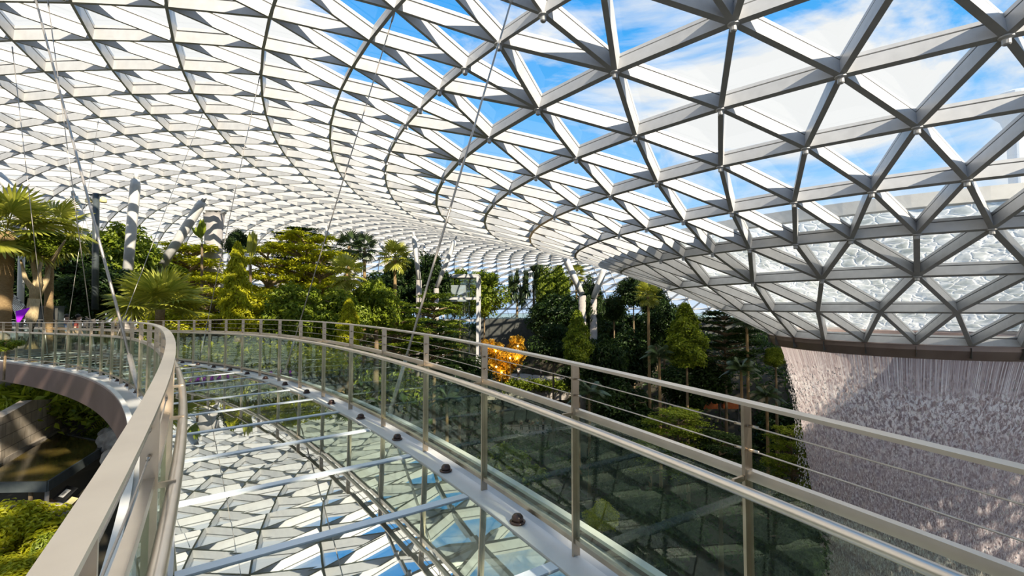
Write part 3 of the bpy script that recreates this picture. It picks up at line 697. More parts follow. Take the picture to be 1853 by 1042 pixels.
# boughs that carry the foliage: one unit set per tree kind
def bough_mesh(pads, seed):
    g = random.Random(seed); mb = MB()
    for x, y, z, s in pads: mb.tube([(0, 0, z - .10), (x * .5, y * .5, z - .05), (x, y, z - .012)], [.022, .014, .006], 5)
    me = bpy.data.meshes.new('boughs'); me.from_pydata(mb.v, [], mb.f); return me
LB = [bough_mesh(c[1], i) for i, c in enumerate(lay)]
RB = bough_mesh([(math.cos(i * 2.4) * .5, math.sin(i * 2.4) * .5, -.25 - .5 * (i % 5) / 5, 1) for i in range(12)], 3)
cnt = {}
def slot(o, m):
    if len(o.data.materials) == 0: o.data.materials.append(MAT[m])
    o.material_slots[0].link = 'OBJECT'; o.material_slots[0].material = MAT[m]
def tree(name, kind, px, ytop, D, wpx, hpx, leaf, label, cat='tree', group=None, bark='bark', tr=.16, base=None, rz=None):
    """crown top at pixel (px, ytop) at distance D, wpx wide and hpx tall; the trunk runs down to the ground"""
    T = at(px, ytop, D); gz = ground(T.x, T.y) if base is None else base
    w_ = wpx / F * D / 2; h = hpx / F * D
    if kind in ('round', 'layered'): w_ *= 1.22; h *= 1.1
    e = empty(name, (T.x, T.y, gz), label, cat, group); i = cnt.get(kind, 0); cnt[kind] = i + 1; v = i % len(PRO[kind])
    R = rng.uniform(0, 6.28) if rz is None else rz
    c = link_mesh('crown', PRO[kind][v], None, e); slot(c, leaf); c.rotation_euler = (0, 0, R)
    H = T.z - gz
    if kind in ('palm', 'feather', 'paddle', 'spiky'):
        sc = max(w_, h * .5); c.scale = (w_ * (1.0 if kind != 'palm' else .92),) * 2 + (h * (.55 if kind in ('palm',) else .8),)
        hz = H - h * (.42 if kind in ('palm', 'feather') else 0.62 if kind == 'paddle' else 0.0); c.location = (0, 0, max(hz, .2))
        if kind == 'spiky': c.scale = (w_, w_, h)
        tl = max(hz if kind != 'spiky' else H - h * .55, .2)
        t = link_mesh('trunk', TR['palm'], None, e); slot(t, bark); t.scale = (tr, tr, tl)
    else:
        c.location = (0, 0, H); c.scale = (w_, w_, h)
        tl = max(H - h * .25, .3); t = link_mesh('trunk', TR['tree'], None, e); slot(t, bark); t.scale = (tr, tr, tl)
        if kind in ('layered', 'round'):
            b = link_mesh('boughs', LB[v] if kind == 'layered' else RB, None, e); slot(b, bark); b.location = c.location; b.scale = c.scale; b.rotation_euler = (0, 0, R)
    return e
#--PLANTS
# --- sunlit side, left of the lift tower
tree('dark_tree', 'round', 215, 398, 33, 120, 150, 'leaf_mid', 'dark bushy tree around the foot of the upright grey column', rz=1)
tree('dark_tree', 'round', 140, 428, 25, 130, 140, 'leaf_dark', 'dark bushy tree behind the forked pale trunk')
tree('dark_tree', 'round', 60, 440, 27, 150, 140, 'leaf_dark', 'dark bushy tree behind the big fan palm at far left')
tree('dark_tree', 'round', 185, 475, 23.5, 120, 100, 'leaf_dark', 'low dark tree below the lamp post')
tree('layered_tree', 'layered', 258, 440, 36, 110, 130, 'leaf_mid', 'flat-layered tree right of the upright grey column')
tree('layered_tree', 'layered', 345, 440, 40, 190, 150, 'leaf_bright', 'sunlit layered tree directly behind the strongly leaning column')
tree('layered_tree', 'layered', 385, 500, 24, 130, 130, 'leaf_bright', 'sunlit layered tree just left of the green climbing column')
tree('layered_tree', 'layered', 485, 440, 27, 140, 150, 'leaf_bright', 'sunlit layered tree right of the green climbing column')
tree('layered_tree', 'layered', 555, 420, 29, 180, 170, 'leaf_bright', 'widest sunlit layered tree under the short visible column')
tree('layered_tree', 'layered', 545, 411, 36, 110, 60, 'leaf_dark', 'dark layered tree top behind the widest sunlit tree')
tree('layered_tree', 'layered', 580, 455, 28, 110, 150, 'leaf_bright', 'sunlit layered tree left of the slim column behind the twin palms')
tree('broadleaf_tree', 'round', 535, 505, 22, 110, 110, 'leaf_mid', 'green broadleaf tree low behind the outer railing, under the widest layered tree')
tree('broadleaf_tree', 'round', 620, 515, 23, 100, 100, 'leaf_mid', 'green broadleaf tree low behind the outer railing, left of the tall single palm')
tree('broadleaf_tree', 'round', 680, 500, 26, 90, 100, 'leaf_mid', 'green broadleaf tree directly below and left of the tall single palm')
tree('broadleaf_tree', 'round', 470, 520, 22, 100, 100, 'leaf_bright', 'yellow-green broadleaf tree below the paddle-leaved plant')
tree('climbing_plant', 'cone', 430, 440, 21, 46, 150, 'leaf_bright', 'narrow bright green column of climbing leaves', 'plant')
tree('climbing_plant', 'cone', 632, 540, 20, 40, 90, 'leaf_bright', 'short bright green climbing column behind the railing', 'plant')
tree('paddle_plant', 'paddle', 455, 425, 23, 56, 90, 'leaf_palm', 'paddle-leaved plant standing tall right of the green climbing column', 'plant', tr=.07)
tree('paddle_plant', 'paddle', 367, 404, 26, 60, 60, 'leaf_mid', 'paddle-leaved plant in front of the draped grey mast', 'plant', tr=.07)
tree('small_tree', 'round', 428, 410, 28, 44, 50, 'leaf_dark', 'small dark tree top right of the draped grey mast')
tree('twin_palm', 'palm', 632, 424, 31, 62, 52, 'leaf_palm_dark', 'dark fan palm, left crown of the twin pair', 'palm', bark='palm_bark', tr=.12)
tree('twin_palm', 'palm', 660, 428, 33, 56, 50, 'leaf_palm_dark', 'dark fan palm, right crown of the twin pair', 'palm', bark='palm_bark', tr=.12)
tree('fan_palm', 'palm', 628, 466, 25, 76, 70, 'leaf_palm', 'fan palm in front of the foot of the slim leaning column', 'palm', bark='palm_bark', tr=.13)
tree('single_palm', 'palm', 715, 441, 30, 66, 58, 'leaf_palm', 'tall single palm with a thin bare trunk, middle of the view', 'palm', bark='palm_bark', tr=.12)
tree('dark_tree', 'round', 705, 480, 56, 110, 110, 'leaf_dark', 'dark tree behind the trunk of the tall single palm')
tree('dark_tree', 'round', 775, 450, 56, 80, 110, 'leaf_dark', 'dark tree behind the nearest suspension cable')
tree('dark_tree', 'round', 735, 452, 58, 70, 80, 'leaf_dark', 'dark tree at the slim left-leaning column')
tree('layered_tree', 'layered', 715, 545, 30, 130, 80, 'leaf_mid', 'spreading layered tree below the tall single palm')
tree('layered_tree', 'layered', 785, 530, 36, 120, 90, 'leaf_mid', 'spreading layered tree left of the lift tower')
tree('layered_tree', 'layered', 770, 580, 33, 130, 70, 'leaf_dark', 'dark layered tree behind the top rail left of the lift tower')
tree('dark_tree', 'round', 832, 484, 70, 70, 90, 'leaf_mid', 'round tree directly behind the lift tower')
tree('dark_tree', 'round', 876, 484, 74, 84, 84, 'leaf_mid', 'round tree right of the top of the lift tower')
# --- shaded side, right of the lift tower
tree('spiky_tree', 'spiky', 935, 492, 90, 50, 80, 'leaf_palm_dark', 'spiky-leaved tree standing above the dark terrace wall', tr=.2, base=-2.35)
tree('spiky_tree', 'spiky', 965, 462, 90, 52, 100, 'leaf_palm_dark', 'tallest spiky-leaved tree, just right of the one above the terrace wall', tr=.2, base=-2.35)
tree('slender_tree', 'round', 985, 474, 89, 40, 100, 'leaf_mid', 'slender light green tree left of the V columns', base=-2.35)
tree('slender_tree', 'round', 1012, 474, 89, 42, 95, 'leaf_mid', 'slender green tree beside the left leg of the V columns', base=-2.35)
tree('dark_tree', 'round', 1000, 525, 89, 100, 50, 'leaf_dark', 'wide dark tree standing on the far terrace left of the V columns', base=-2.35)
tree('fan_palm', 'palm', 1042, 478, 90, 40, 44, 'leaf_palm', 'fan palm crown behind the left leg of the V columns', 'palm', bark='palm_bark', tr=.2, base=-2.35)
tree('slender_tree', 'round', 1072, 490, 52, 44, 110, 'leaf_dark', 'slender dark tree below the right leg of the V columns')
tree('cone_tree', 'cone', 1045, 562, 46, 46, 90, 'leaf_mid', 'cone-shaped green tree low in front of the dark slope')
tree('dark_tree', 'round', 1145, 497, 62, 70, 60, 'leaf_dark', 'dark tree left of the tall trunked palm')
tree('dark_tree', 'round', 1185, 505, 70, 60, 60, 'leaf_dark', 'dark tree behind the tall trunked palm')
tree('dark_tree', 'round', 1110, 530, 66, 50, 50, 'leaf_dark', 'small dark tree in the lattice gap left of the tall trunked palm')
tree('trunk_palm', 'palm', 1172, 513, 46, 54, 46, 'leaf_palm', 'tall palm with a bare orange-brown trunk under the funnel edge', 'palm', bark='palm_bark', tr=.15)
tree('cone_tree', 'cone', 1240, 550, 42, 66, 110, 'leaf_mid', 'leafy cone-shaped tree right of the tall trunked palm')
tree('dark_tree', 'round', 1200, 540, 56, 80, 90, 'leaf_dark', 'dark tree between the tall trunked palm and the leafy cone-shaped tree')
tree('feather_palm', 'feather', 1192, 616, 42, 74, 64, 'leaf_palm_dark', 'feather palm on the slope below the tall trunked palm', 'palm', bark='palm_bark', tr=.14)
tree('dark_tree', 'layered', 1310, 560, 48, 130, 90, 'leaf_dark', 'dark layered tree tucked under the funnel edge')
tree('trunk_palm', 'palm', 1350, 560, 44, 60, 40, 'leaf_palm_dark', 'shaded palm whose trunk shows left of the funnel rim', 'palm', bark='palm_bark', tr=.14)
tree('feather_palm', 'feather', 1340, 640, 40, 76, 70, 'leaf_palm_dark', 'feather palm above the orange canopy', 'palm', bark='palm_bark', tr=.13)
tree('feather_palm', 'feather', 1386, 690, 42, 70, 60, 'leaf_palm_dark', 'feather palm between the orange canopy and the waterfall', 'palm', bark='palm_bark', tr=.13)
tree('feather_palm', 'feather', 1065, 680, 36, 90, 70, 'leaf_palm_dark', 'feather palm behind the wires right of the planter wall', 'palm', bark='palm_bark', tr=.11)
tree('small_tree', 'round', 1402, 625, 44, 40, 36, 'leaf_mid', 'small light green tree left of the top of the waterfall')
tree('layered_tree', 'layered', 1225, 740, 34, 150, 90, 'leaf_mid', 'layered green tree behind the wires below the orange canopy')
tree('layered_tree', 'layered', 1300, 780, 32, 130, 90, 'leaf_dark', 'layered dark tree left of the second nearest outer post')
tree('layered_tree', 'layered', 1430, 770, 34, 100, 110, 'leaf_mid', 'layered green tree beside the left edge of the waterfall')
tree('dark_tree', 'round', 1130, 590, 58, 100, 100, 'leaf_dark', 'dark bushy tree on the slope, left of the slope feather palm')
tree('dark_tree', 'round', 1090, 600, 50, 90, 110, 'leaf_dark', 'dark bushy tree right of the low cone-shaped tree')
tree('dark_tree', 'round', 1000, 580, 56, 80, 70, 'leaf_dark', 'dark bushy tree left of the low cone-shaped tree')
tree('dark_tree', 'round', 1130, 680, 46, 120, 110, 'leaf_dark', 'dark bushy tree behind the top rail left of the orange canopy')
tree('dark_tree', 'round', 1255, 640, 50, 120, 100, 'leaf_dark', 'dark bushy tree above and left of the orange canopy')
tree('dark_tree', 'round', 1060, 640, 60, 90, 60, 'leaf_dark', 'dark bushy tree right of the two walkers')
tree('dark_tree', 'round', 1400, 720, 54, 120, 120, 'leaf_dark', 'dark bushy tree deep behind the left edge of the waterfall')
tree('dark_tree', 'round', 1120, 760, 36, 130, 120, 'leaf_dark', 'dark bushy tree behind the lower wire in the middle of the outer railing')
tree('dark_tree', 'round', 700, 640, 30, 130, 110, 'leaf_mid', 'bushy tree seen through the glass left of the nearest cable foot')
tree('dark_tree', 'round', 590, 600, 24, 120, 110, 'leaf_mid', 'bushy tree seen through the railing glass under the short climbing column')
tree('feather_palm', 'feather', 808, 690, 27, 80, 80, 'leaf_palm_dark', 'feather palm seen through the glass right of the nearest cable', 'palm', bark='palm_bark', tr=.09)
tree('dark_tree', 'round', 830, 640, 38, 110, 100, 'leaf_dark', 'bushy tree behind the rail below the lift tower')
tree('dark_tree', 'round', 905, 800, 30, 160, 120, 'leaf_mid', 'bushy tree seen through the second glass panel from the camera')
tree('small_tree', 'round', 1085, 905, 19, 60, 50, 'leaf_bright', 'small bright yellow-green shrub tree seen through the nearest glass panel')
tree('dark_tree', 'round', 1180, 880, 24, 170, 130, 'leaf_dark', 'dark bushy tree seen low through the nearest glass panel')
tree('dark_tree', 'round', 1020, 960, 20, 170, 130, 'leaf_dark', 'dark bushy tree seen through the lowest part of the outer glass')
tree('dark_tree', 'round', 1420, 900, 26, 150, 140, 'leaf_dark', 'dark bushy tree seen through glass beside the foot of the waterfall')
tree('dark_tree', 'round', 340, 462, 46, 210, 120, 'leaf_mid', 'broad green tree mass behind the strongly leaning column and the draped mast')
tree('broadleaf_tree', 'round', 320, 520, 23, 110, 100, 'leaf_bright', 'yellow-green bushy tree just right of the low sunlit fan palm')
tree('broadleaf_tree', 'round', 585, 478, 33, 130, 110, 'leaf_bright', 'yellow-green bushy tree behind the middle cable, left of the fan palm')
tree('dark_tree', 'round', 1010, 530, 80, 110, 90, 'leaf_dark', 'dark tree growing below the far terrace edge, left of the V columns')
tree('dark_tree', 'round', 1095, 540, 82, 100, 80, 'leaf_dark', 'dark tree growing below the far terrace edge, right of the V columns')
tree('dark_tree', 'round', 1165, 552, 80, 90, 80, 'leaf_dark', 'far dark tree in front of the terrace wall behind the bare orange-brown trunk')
# --- lawn of undergrowth over the slopes
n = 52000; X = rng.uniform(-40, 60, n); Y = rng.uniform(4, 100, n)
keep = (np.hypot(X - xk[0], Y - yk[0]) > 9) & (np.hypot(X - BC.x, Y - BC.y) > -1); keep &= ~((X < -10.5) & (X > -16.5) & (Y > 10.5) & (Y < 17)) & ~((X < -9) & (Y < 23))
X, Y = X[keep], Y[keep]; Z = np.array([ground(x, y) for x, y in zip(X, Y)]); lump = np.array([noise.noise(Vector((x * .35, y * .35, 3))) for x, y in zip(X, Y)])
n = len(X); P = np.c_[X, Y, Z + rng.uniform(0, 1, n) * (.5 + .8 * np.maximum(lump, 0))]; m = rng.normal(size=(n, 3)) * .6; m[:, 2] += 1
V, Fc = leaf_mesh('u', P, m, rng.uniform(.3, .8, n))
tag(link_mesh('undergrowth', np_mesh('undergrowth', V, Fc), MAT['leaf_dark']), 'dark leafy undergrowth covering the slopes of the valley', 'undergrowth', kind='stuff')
# --- the big fan palms at far left, built frond by frond
g0 = np.random.default_rng(5); FR = [np_mesh('frond', *fan_frond(g0, 26, .95, .85, d)) for d in (.18, .3, .5)]
def big_palm(name, px, py, D, R, nf, label, base_px=None, tr=.2, leaf='leaf_palm', emax=80, emin=-35, base=None):
    T = at(px, py, D); gz = base if base is not None else ground(T.x, T.y)
    e = empty(name, (T.x, T.y, gz), label, 'palm'); H = T.z - gz
    mb = MB(); m = 14; pts = []; rs = []
    off = Vector((0, 0, 0)) if base_px is None else Vector(((base_px - px) / F * D, 0, 0))
    for i in range(m * 2):
        u = i / (m * 2 - 1); pts.append(off * (1 - u) ** 1.5 + Vector((0, 0, H * u))); rs.append(tr * (1.15 - .3 * u) * (1.06 if i % 2 else .96))
    mb.tube(pts, rs, 14).build('trunk', MAT['palm_bark'], e, True)
    for i in range(nf):
        o = link_mesh('frond', FR[i % 3], None, e); slot(o, leaf)
        el = math.radians(emax - (emax - emin) * (i + .5) / nf + rng.uniform(-8, 8)); az = i * 2.39996 + rng.uniform(-.25, .25)
        o.matrix_local = Matrix.Translation((0, 0, H)) @ (Matrix.Rotation(az, 3, 'Z') @ Matrix.Rotation(-el, 3, 'Y') @ Matrix.Rotation(rng.uniform(-.3, .3), 3, 'X')).to_4x4() @ Matrix.Scale(R / 1.8, 4)
    return e
big_palm('fan_palm', 12, 420, 17, 1.95, 22, 'big sunlit fan palm with a thick trunk at the left edge', base_px=4, tr=.27)
big_palm('fan_palm', 92, 415, 18, 1.55, 16, 'sunlit fan palm with drooping right-hand fronds beside the forked pale trunk', base_px=100, tr=.14, emin=-60)
big_palm('fan_palm', 290, 560, 15.5, 1.6, 22, 'low sunlit fan palm spreading behind the curve of the inner railing', tr=.16, emax=85, emin=0)
# forked pale tree
B = at(58, 602, 17); e = empty('forked_tree', B - Vector((0, 0, .6)), 'pale-barked forked tree right of the big fan palm', 'tree')
J = at(62, 540, 17); mb = MB().tube([B - Vector((0, 0, .6)), at(57, 575, 17), J], [.21, .18, .17], 12)
for tip in ((46, 505, 470), (72, 480, 440), (96, 470, 435), (60, 480, 430)):
    t = at(tip[0], tip[1], 17 + rng.uniform(-.5, .8)); t2 = at(tip[0] + (tip[0] - 60) * .6, tip[2], 17 + rng.uniform(-1, 1)); mb.tube([J - Vector((0, 0, .1)), J.lerp(t, .5) + Vector((0, .1, 0)), t, t2], [.13, .10, .075, .03], 8)
mb.build('trunk', MAT['pale_bark'], e, True, True)
c = link_mesh('crown', PRO['round'][1], None, e); slot(c, 'leaf_mid'); c.location = at(88, 418, 17.6) - e.location; c.scale = (1.2, 1.2, 1.0)
#--LEFT
# ------------------------------------------------------------------ sunken pond garden, lower left
ZP = -4.5
def gp(px, py, z):
    a, s = ray(px, py); D = z / s; return Vector((a * D, D, z))
A, Bq, Cq, Dq = gp(-120, 876, ZP), gp(86, 873, ZP), gp(198, 802, ZP), gp(104, 783, ZP)
Eq = gp(0, 846, ZP); Fq = gp(-120, 905, ZP)
pond = empty('pond', (A + Cq) / 2, 'shallow brown pond with a thin metal edge below the footbridge', 'pond')
poly = [A, Bq, Cq, Dq, Eq]
mb = MB(); mb.add(poly + [p - Vector((0, 0, .12)) for p in poly], [tuple(range(5)), tuple(range(9, 4, -1))] + [(i, i + 5, (i + 1) % 5 + 5, (i + 1) % 5) for i in range(5)]); mb.build('water_surface', MAT['pond_water'], pond, False, True)
mb = MB()
for p, q in ((A, Bq), (Bq, Cq), (Cq, Dq)):
    d = (q - p); mb.box((p + q) / 2 - Vector((0, 0, .10)), (d.length, .05, .26), math.atan2(d.y, d.x))
mb.build('edge_frame', MAT['cabinet_metal'], pond, False, True)
for px, m_ in ((38, 'bark'), (68, 'concrete')):
    p = gp(px, 874, ZP) + Vector((0, .25, -.15)); mb = MB().tube([p, p - Vector((0, 0, 1.5))], .045, 10); mb.build('leg', MAT[m_], pond, True, True)
# stone retaining wall along the pond
def block_wall(name, P, hs, th, label, mname, kind=None):
    mb = MB(); vs = []; UV = []; s = 0
    nrm = Vector((-(P[-1] - P[0]).y, (P[-1] - P[0]).x, 0)).normalized() * th
    for i, p in enumerate(P):
        vs += [p, p + Vector((0, 0, hs[i])), p + nrm + Vector((0, 0, hs[i])), p + nrm]
    fs = []
    for i in range(len(P) - 1):
        b = i * 4; fs += [(b, b + 4, b + 5, b + 1), (b + 1, b + 5, b + 6, b + 2), (b + 2, b + 6, b + 7, b + 3)]
    fs += [(0, 1, 2, 3), tuple((len(P) - 1) * 4 + k for k in (3, 2, 1, 0))]
    o = mb.add(vs, fs).build(name, MAT[mname]); ul = o.data.uv_layers.new(name='UVMap')
    for po in o.data.polygons:
        for li in po.loop_indices:
            v = o.data.vertices[o.data.loops[li].vertex_index].co; ul.data[li].uv = ((v - P[0]).xy.length, v.z)
    return tag(o, label, 'wall', kind=kind)
W0, W1 = gp(-60, 880, ZP - .3), gp(112, 788, ZP - .3)
block_wall('stone_wall', [W0, gp(0, 856, ZP - .3), gp(55, 822, ZP - .3), W1], [1.65, 1.6, 1.75, 1.35], .3, 'sunlit pale stone block wall along the left side of the pond', 'stone_blocks')
mb = MB(); d = (W1 - W0); mb.box((W0 + W1) / 2 + Vector((.12, -.12, .2)), (d.length * .98, .3, .34), math.atan2(d.y, d.x)); tag(mb.build('stone_kerb', MAT['rock']), 'low stone kerb between the block wall and the pond', 'kerb')
def boulder(px, py, D, s, label, m='rock', sq=.75):
    me = bpy.data.meshes.new('boulder'); import bmesh
    bm = bmesh.new(); bmesh.ops.create_icosphere(bm, subdivisions=4, radius=1); off = Vector((rng.uniform(0, 50), rng.uniform(0, 50), 0))
    for v in bm.verts:
        v.co *= 1 + .35 * noise.noise(v.co * 1.1 + off) + .12 * noise.noise(v.co * 3 + off); v.co.z *= sq
    bm.to_mesh(me); bm.free(); me.polygons.foreach_set('use_smooth', np.ones(len(me.polygons), bool))
    o = link_mesh('boulder', me, MAT[m]); o.location = at(px, py, D); o.scale = (s, s, s); o.rotation_euler = (0, 0, rng.uniform(0, 6)); return tag(o, label, 'rock', 'boulders around the pond garden')
boulder(18, 690, 17.5, 1.15, 'tall sunlit boulder face under the far left end of the footbridge', sq=1.15)
boulder(30, 735, 16.6, .55, 'lower boulder below the tall sunlit boulder face')
boulder(212, 800, 15.0, .5, 'rounded boulder at the far right corner of the pond')
boulder(222, 828, 13.6, .45, 'brown boulder right of the pond corner')
boulder(85, 928, 10.6, .30, 'dark boulder behind the green shrub by the sign panels')
boulder(98, 940, 10.0, .28, 'small boulder left of the reddish ground patch')
boulder(203, 785, 16, .36, 'pale square-topped stone beyond the pond')
mb = MB(); c0 = gp(165, 880, -6.05); mb.box(c0, (3.2, 3.0, .12), .4); tag(mb.build('timber_deck', MAT['timber']), 'brown deck boards in the sunken garden right of the pond', 'deck')
for (px, py, w_, h_, m_, lab) in ((118, 893, .46, .40, 'black_panel', 'black information panel with a white card beside the inner railing'), (112, 909, .34, .20, 'card_grey', 'grey lying panel in front of the black information panel'), (128, 906, .30, .20, 'card_yellow', 'pale yellow lying panel in front of the black information panel')):
    p = at(px, py, 12.5); e = empty('sign_panel', p, lab, 'sign', 'panels beside the pond')
    R = Matrix.Rotation(-.35, 3, 'Z') @ Matrix.Rotation(-.9, 3, 'X'); mb = MB().box((0, 0, 0), (w_, .03, h_), M=R); mb.build('board', MAT[m_], e)
    mb = MB().tube([(0, .02, 0), (0, .15, -1.1)], .025, 6); mb.build('leg', MAT['cabinet_metal'], e)
    if m_ == 'black_panel': mb = MB().box(R @ Vector((0, -.02, 0)), (.2, .01, .22), M=R); mb.build('card', MAT['card_white'], e); MB().box(R @ Vector((0, -.028, -.01)), (.09, .008, .1), M=R).build('picture', MAT['card_grey'], e)
def patch(name, pts, nleaf, size, m, label, cat, spread=.4, blade=False, kind=None):
    """a planted bed: leaves scattered between guide points"""
    pts = np.array([list(p) for p in pts]); i = rng.integers(0, len(pts), nleaf); j = rng.integers(0, len(pts), nleaf); u = rng.uniform(0, 1, nleaf)[:, None] * .6
    P = pts[i] * (1 - u) + pts[j] * u + rng.normal(size=(nleaf, 3)) * np.array([spread, spread, spread * .45]); Nn = rng.normal(size=(nleaf, 3)); Nn[:, 2] += .2 if blade else 1.2
    V, Fc = leaf_mesh(name, P, Nn, size * rng.uniform(.6, 1.3, nleaf), .12 if blade else .5)
    return tag(link_mesh(name, np_mesh(name, V, Fc), MAT[m]), label, cat, kind=kind)
patch('grassy_planting', [at(0, 722, 17), at(40, 715, 17), at(80, 712, 17.5), at(120, 712, 18), at(140, 720, 17), at(60, 735, 16.6)], 9000, .5, 'leaf_grass', 'bright grassy planting along the top of the stone wall', 'grass', .35, True, 'stuff')
patch('hedge_planting', [at(150, 700, 19), at(190, 715, 18), at(225, 735, 17), at(100, 690, 20), at(170, 735, 17.5), at(60, 700, 21)], 9000, .24, 'leaf_mid', 'green leafy planting under the curved edge girder', 'hedge', .6, False, 'stuff')
patch('hedge_planting', [at(20, 640, 24), at(120, 660, 23), at(220, 690, 21), at(60, 690, 22)], 9000, .3, 'leaf_dark', 'dark leafy planting in shade behind the girder and grass', 'hedge', .9, False, 'stuff')
patch('sunlit_planting', [at(px_, 640 + (px_ % 3) * 10, D_) for px_ in range(310, 600, 18) for D_ in (17, 19.5, 22)], 16000, .22, 'leaf_bright', 'sunlit yellow-green planting behind the outer railing glass', 'plants', .5, False, 'stuff')
def shrub(px, py, D, wpx, hpx, leaf, label, flowers=None, base=None, name='shrub'):
    T = at(px, py, D); h = hpx / F * D; w_ = wpx / F * D / 2; e = empty(name, T - Vector((0, 0, h)), label, 'shrub'); i = cnt.get('s', 0); cnt['s'] = i + 1
    c = link_mesh('foliage', PRO['shrub'][i % 2] if wpx < 90 else PRO['round'][i % 3], None, e); slot(c, leaf); c.location = (0, 0, h); c.scale = (w_, w_, h); c.rotation_euler = (0, 0, rng.uniform(0, 6))
    MB().tube([(0, 0, -.8), (.02, 0, h * .6)], .03, 6).build('stem', MAT['bark'], e)
    return e
shrub(45, 905, 9.6, 190, 120, 'leaf_bright', 'large bright green shrub at the lower left corner')
shrub(30, 1000, 8.6, 190, 90, 'leaf_bright', 'bright green low shrub cut by the bottom left of the frame')
shrub(95, 960, 9.2, 90, 100, 'leaf_mid', 'mid green shrub right of the large bright shrub, beside the flat rail')
shrub(250, 880, 9.5, 70, 120, 'leaf_mid', 'leafy shrub seen in the slot between the inner railing posts')
shrub(235, 960, 8.8, 60, 110, 'leaf_mid', 'yellow-green shrub below the slot between the inner railing posts')
shrub(215, 730, 18, 70, 70, 'leaf_bright', 'sunlit arching shrub under the bend of the edge girder')
shrub(190, 765, 17, 90, 60, 'leaf_mid', 'green shrub above the pale stone beyond the pond')
e = tree('feather_palm', 'feather', 215, 700, 17, 110, 90, 'leaf_palm', 'young feather palm with yellow fronds under the bend of the edge girder', 'palm', bark='palm_bark', tr=.06, base=at(215, 700, 17).z - 1.3)
shrub(85, 655, 20, 60, 60, 'leaf_bright', 'sunlit shrub below the far left girder')
shrub(10, 610, 13, 60, 26, 'leaf_mid', 'trailing creeper hanging over the far left railing')
for i in range(3):
    p = at(16 + i * 6, 915 + (i % 2) * 3, 9.9); o = MB().lathe([(.01, -.03), (.05, 0), (.06, .03), (.01, .05)], 8).build('white_flower', MAT['petal_white'], None, True); o.location = p
    tag(o, 'white flower head above the large bright shrub, %s of the three' % ('leftmost', 'middle', 'rightmost')[i], 'flower', 'white flowers by the pond')
# path level things at far left
D = 21
e = empty('lamp_post', at(174, 545, D), 'dark lamp post with a crossbar and two floodlights', 'lamp')
MB().tube([at(172, 560, D), at(174, 350, D)], .13, 10).build('pole', MAT['cabinet_metal'], e, True, True)
MB().box(at(176, 352, D), (.75, .08, .06)).build('crossbar', MAT['cabinet_metal'], e, False, True)
for px in (161, 187):
    f = MB().lathe([(.06, 0), (.13, -.10), (.14, -.22), (.11, -.25)], 12).build('floodlight', MAT['card_yellow'], e, True); f.location = at(px, 357, D) - e.location
e = empty('draped_mast', at(387, 520, 42), 'grey fabric-draped square mast behind the paddle-leaved plant', 'mast')
mb = MB(); p = at(387, 383, 42); q = at(387, 520, 42)
vs = []; nr = 12
for i in range(nr + 1):
    u = i / nr; c = p.lerp(q, u)
    for a in range(12):
        an = 2 * PI * a / 12; r = .70 * (1 + .10 * math.sin(a * 2.5 + u * 4) - .12 * math.sin(u * PI)); vs.append(c + Vector((math.copysign(min(abs(math.cos(an)) * 1.3, 1), math.cos(an)) * r, math.copysign(min(abs(math.sin(an)) * 1.3, 1), math.sin(an)) * r, 0)))
fs = [(i * 12 + a, i * 12 + (a + 1) % 12, (i + 1) * 12 + (a + 1) % 12, (i + 1) * 12 + a) for i in range(nr) for a in range(12)]
mb.add(vs, fs + [tuple(range(12))]).build('drape', MAT['grey_cloth'], e, True, True)
MB().box(p + Vector((0, 0, .05)), (1.55, 1.55, .18)).build('top_frame', MAT['cabinet_metal'], e, False, True)
e = empty('grey_post', at(37, 590, 19), 'plain grey post between the big fan palm and the forked tree', 'post'); MB().tube([at(36, 600, 19), at(40, 420, 19)], .11, 12).build('shaft', MAT['column_steel'], e, True, True)
e = empty('striped_sail', at(30, 580, 18), 'black and white striped sail shape beside the grey post', 'sculpture')
S = [at(18, 528, 18), at(44, 555, 18.2), at(28, 572, 17.9), at(20, 550, 18.5)]; mb = MB(); mb.add([S[0], S[1], S[2], S[3], S[0] + Vector((0, .08, 0)), S[1] + Vector((0, .08, 0)), S[2] + Vector((0, .08, 0)), S[3] + Vector((0, .08, 0))], [(0, 1, 2, 3), (7, 6, 5, 4), (0, 4, 5, 1), (1, 5, 6, 2), (2, 6, 7, 3), (3, 7, 4, 0)]).build('sail', MAT['striped_sail'], e, False, True)
MB().tube([at(30, 570, 18.1), at(30, 600, 18.1)], .03, 6).build('mast', MAT['cabinet_metal'], e, True, True)
D = 15.5; e = empty('pennant', at(30, 596, D), 'vivid purple triangular pennant above the far left railing', 'flag')
T3 = [at(28, 563, D), at(54, 556, D + .3), at(31, 588, D)]; mb = MB(); mb.add(T3 + [p + Vector((0, .02, 0)) for p in T3], [(0, 2, 1), (3, 4, 5), (0, 1, 4, 3), (1, 2, 5, 4), (2, 0, 3, 5)]).build('cloth', MAT['purple_cloth'], e, False, True)
MB().tube([at(29, 562, D + .02), at(30, 600, D + .02)], .012, 6).build('pole', MAT['cabinet_metal'], e, True, True)
e = empty('service_cabinet', at(90, 595, 19), 'dark grey service cabinet behind the far left railing', 'cabinet')
MB().box(at(89, 575, 19), (.75, .5, 1.0)).build('body', MAT['cabinet_metal'], e, False, True); MB().box(at(90, 575, 18.73), (.62, .03, .8)).build('door', MAT['dark_wall'], e, False, True)
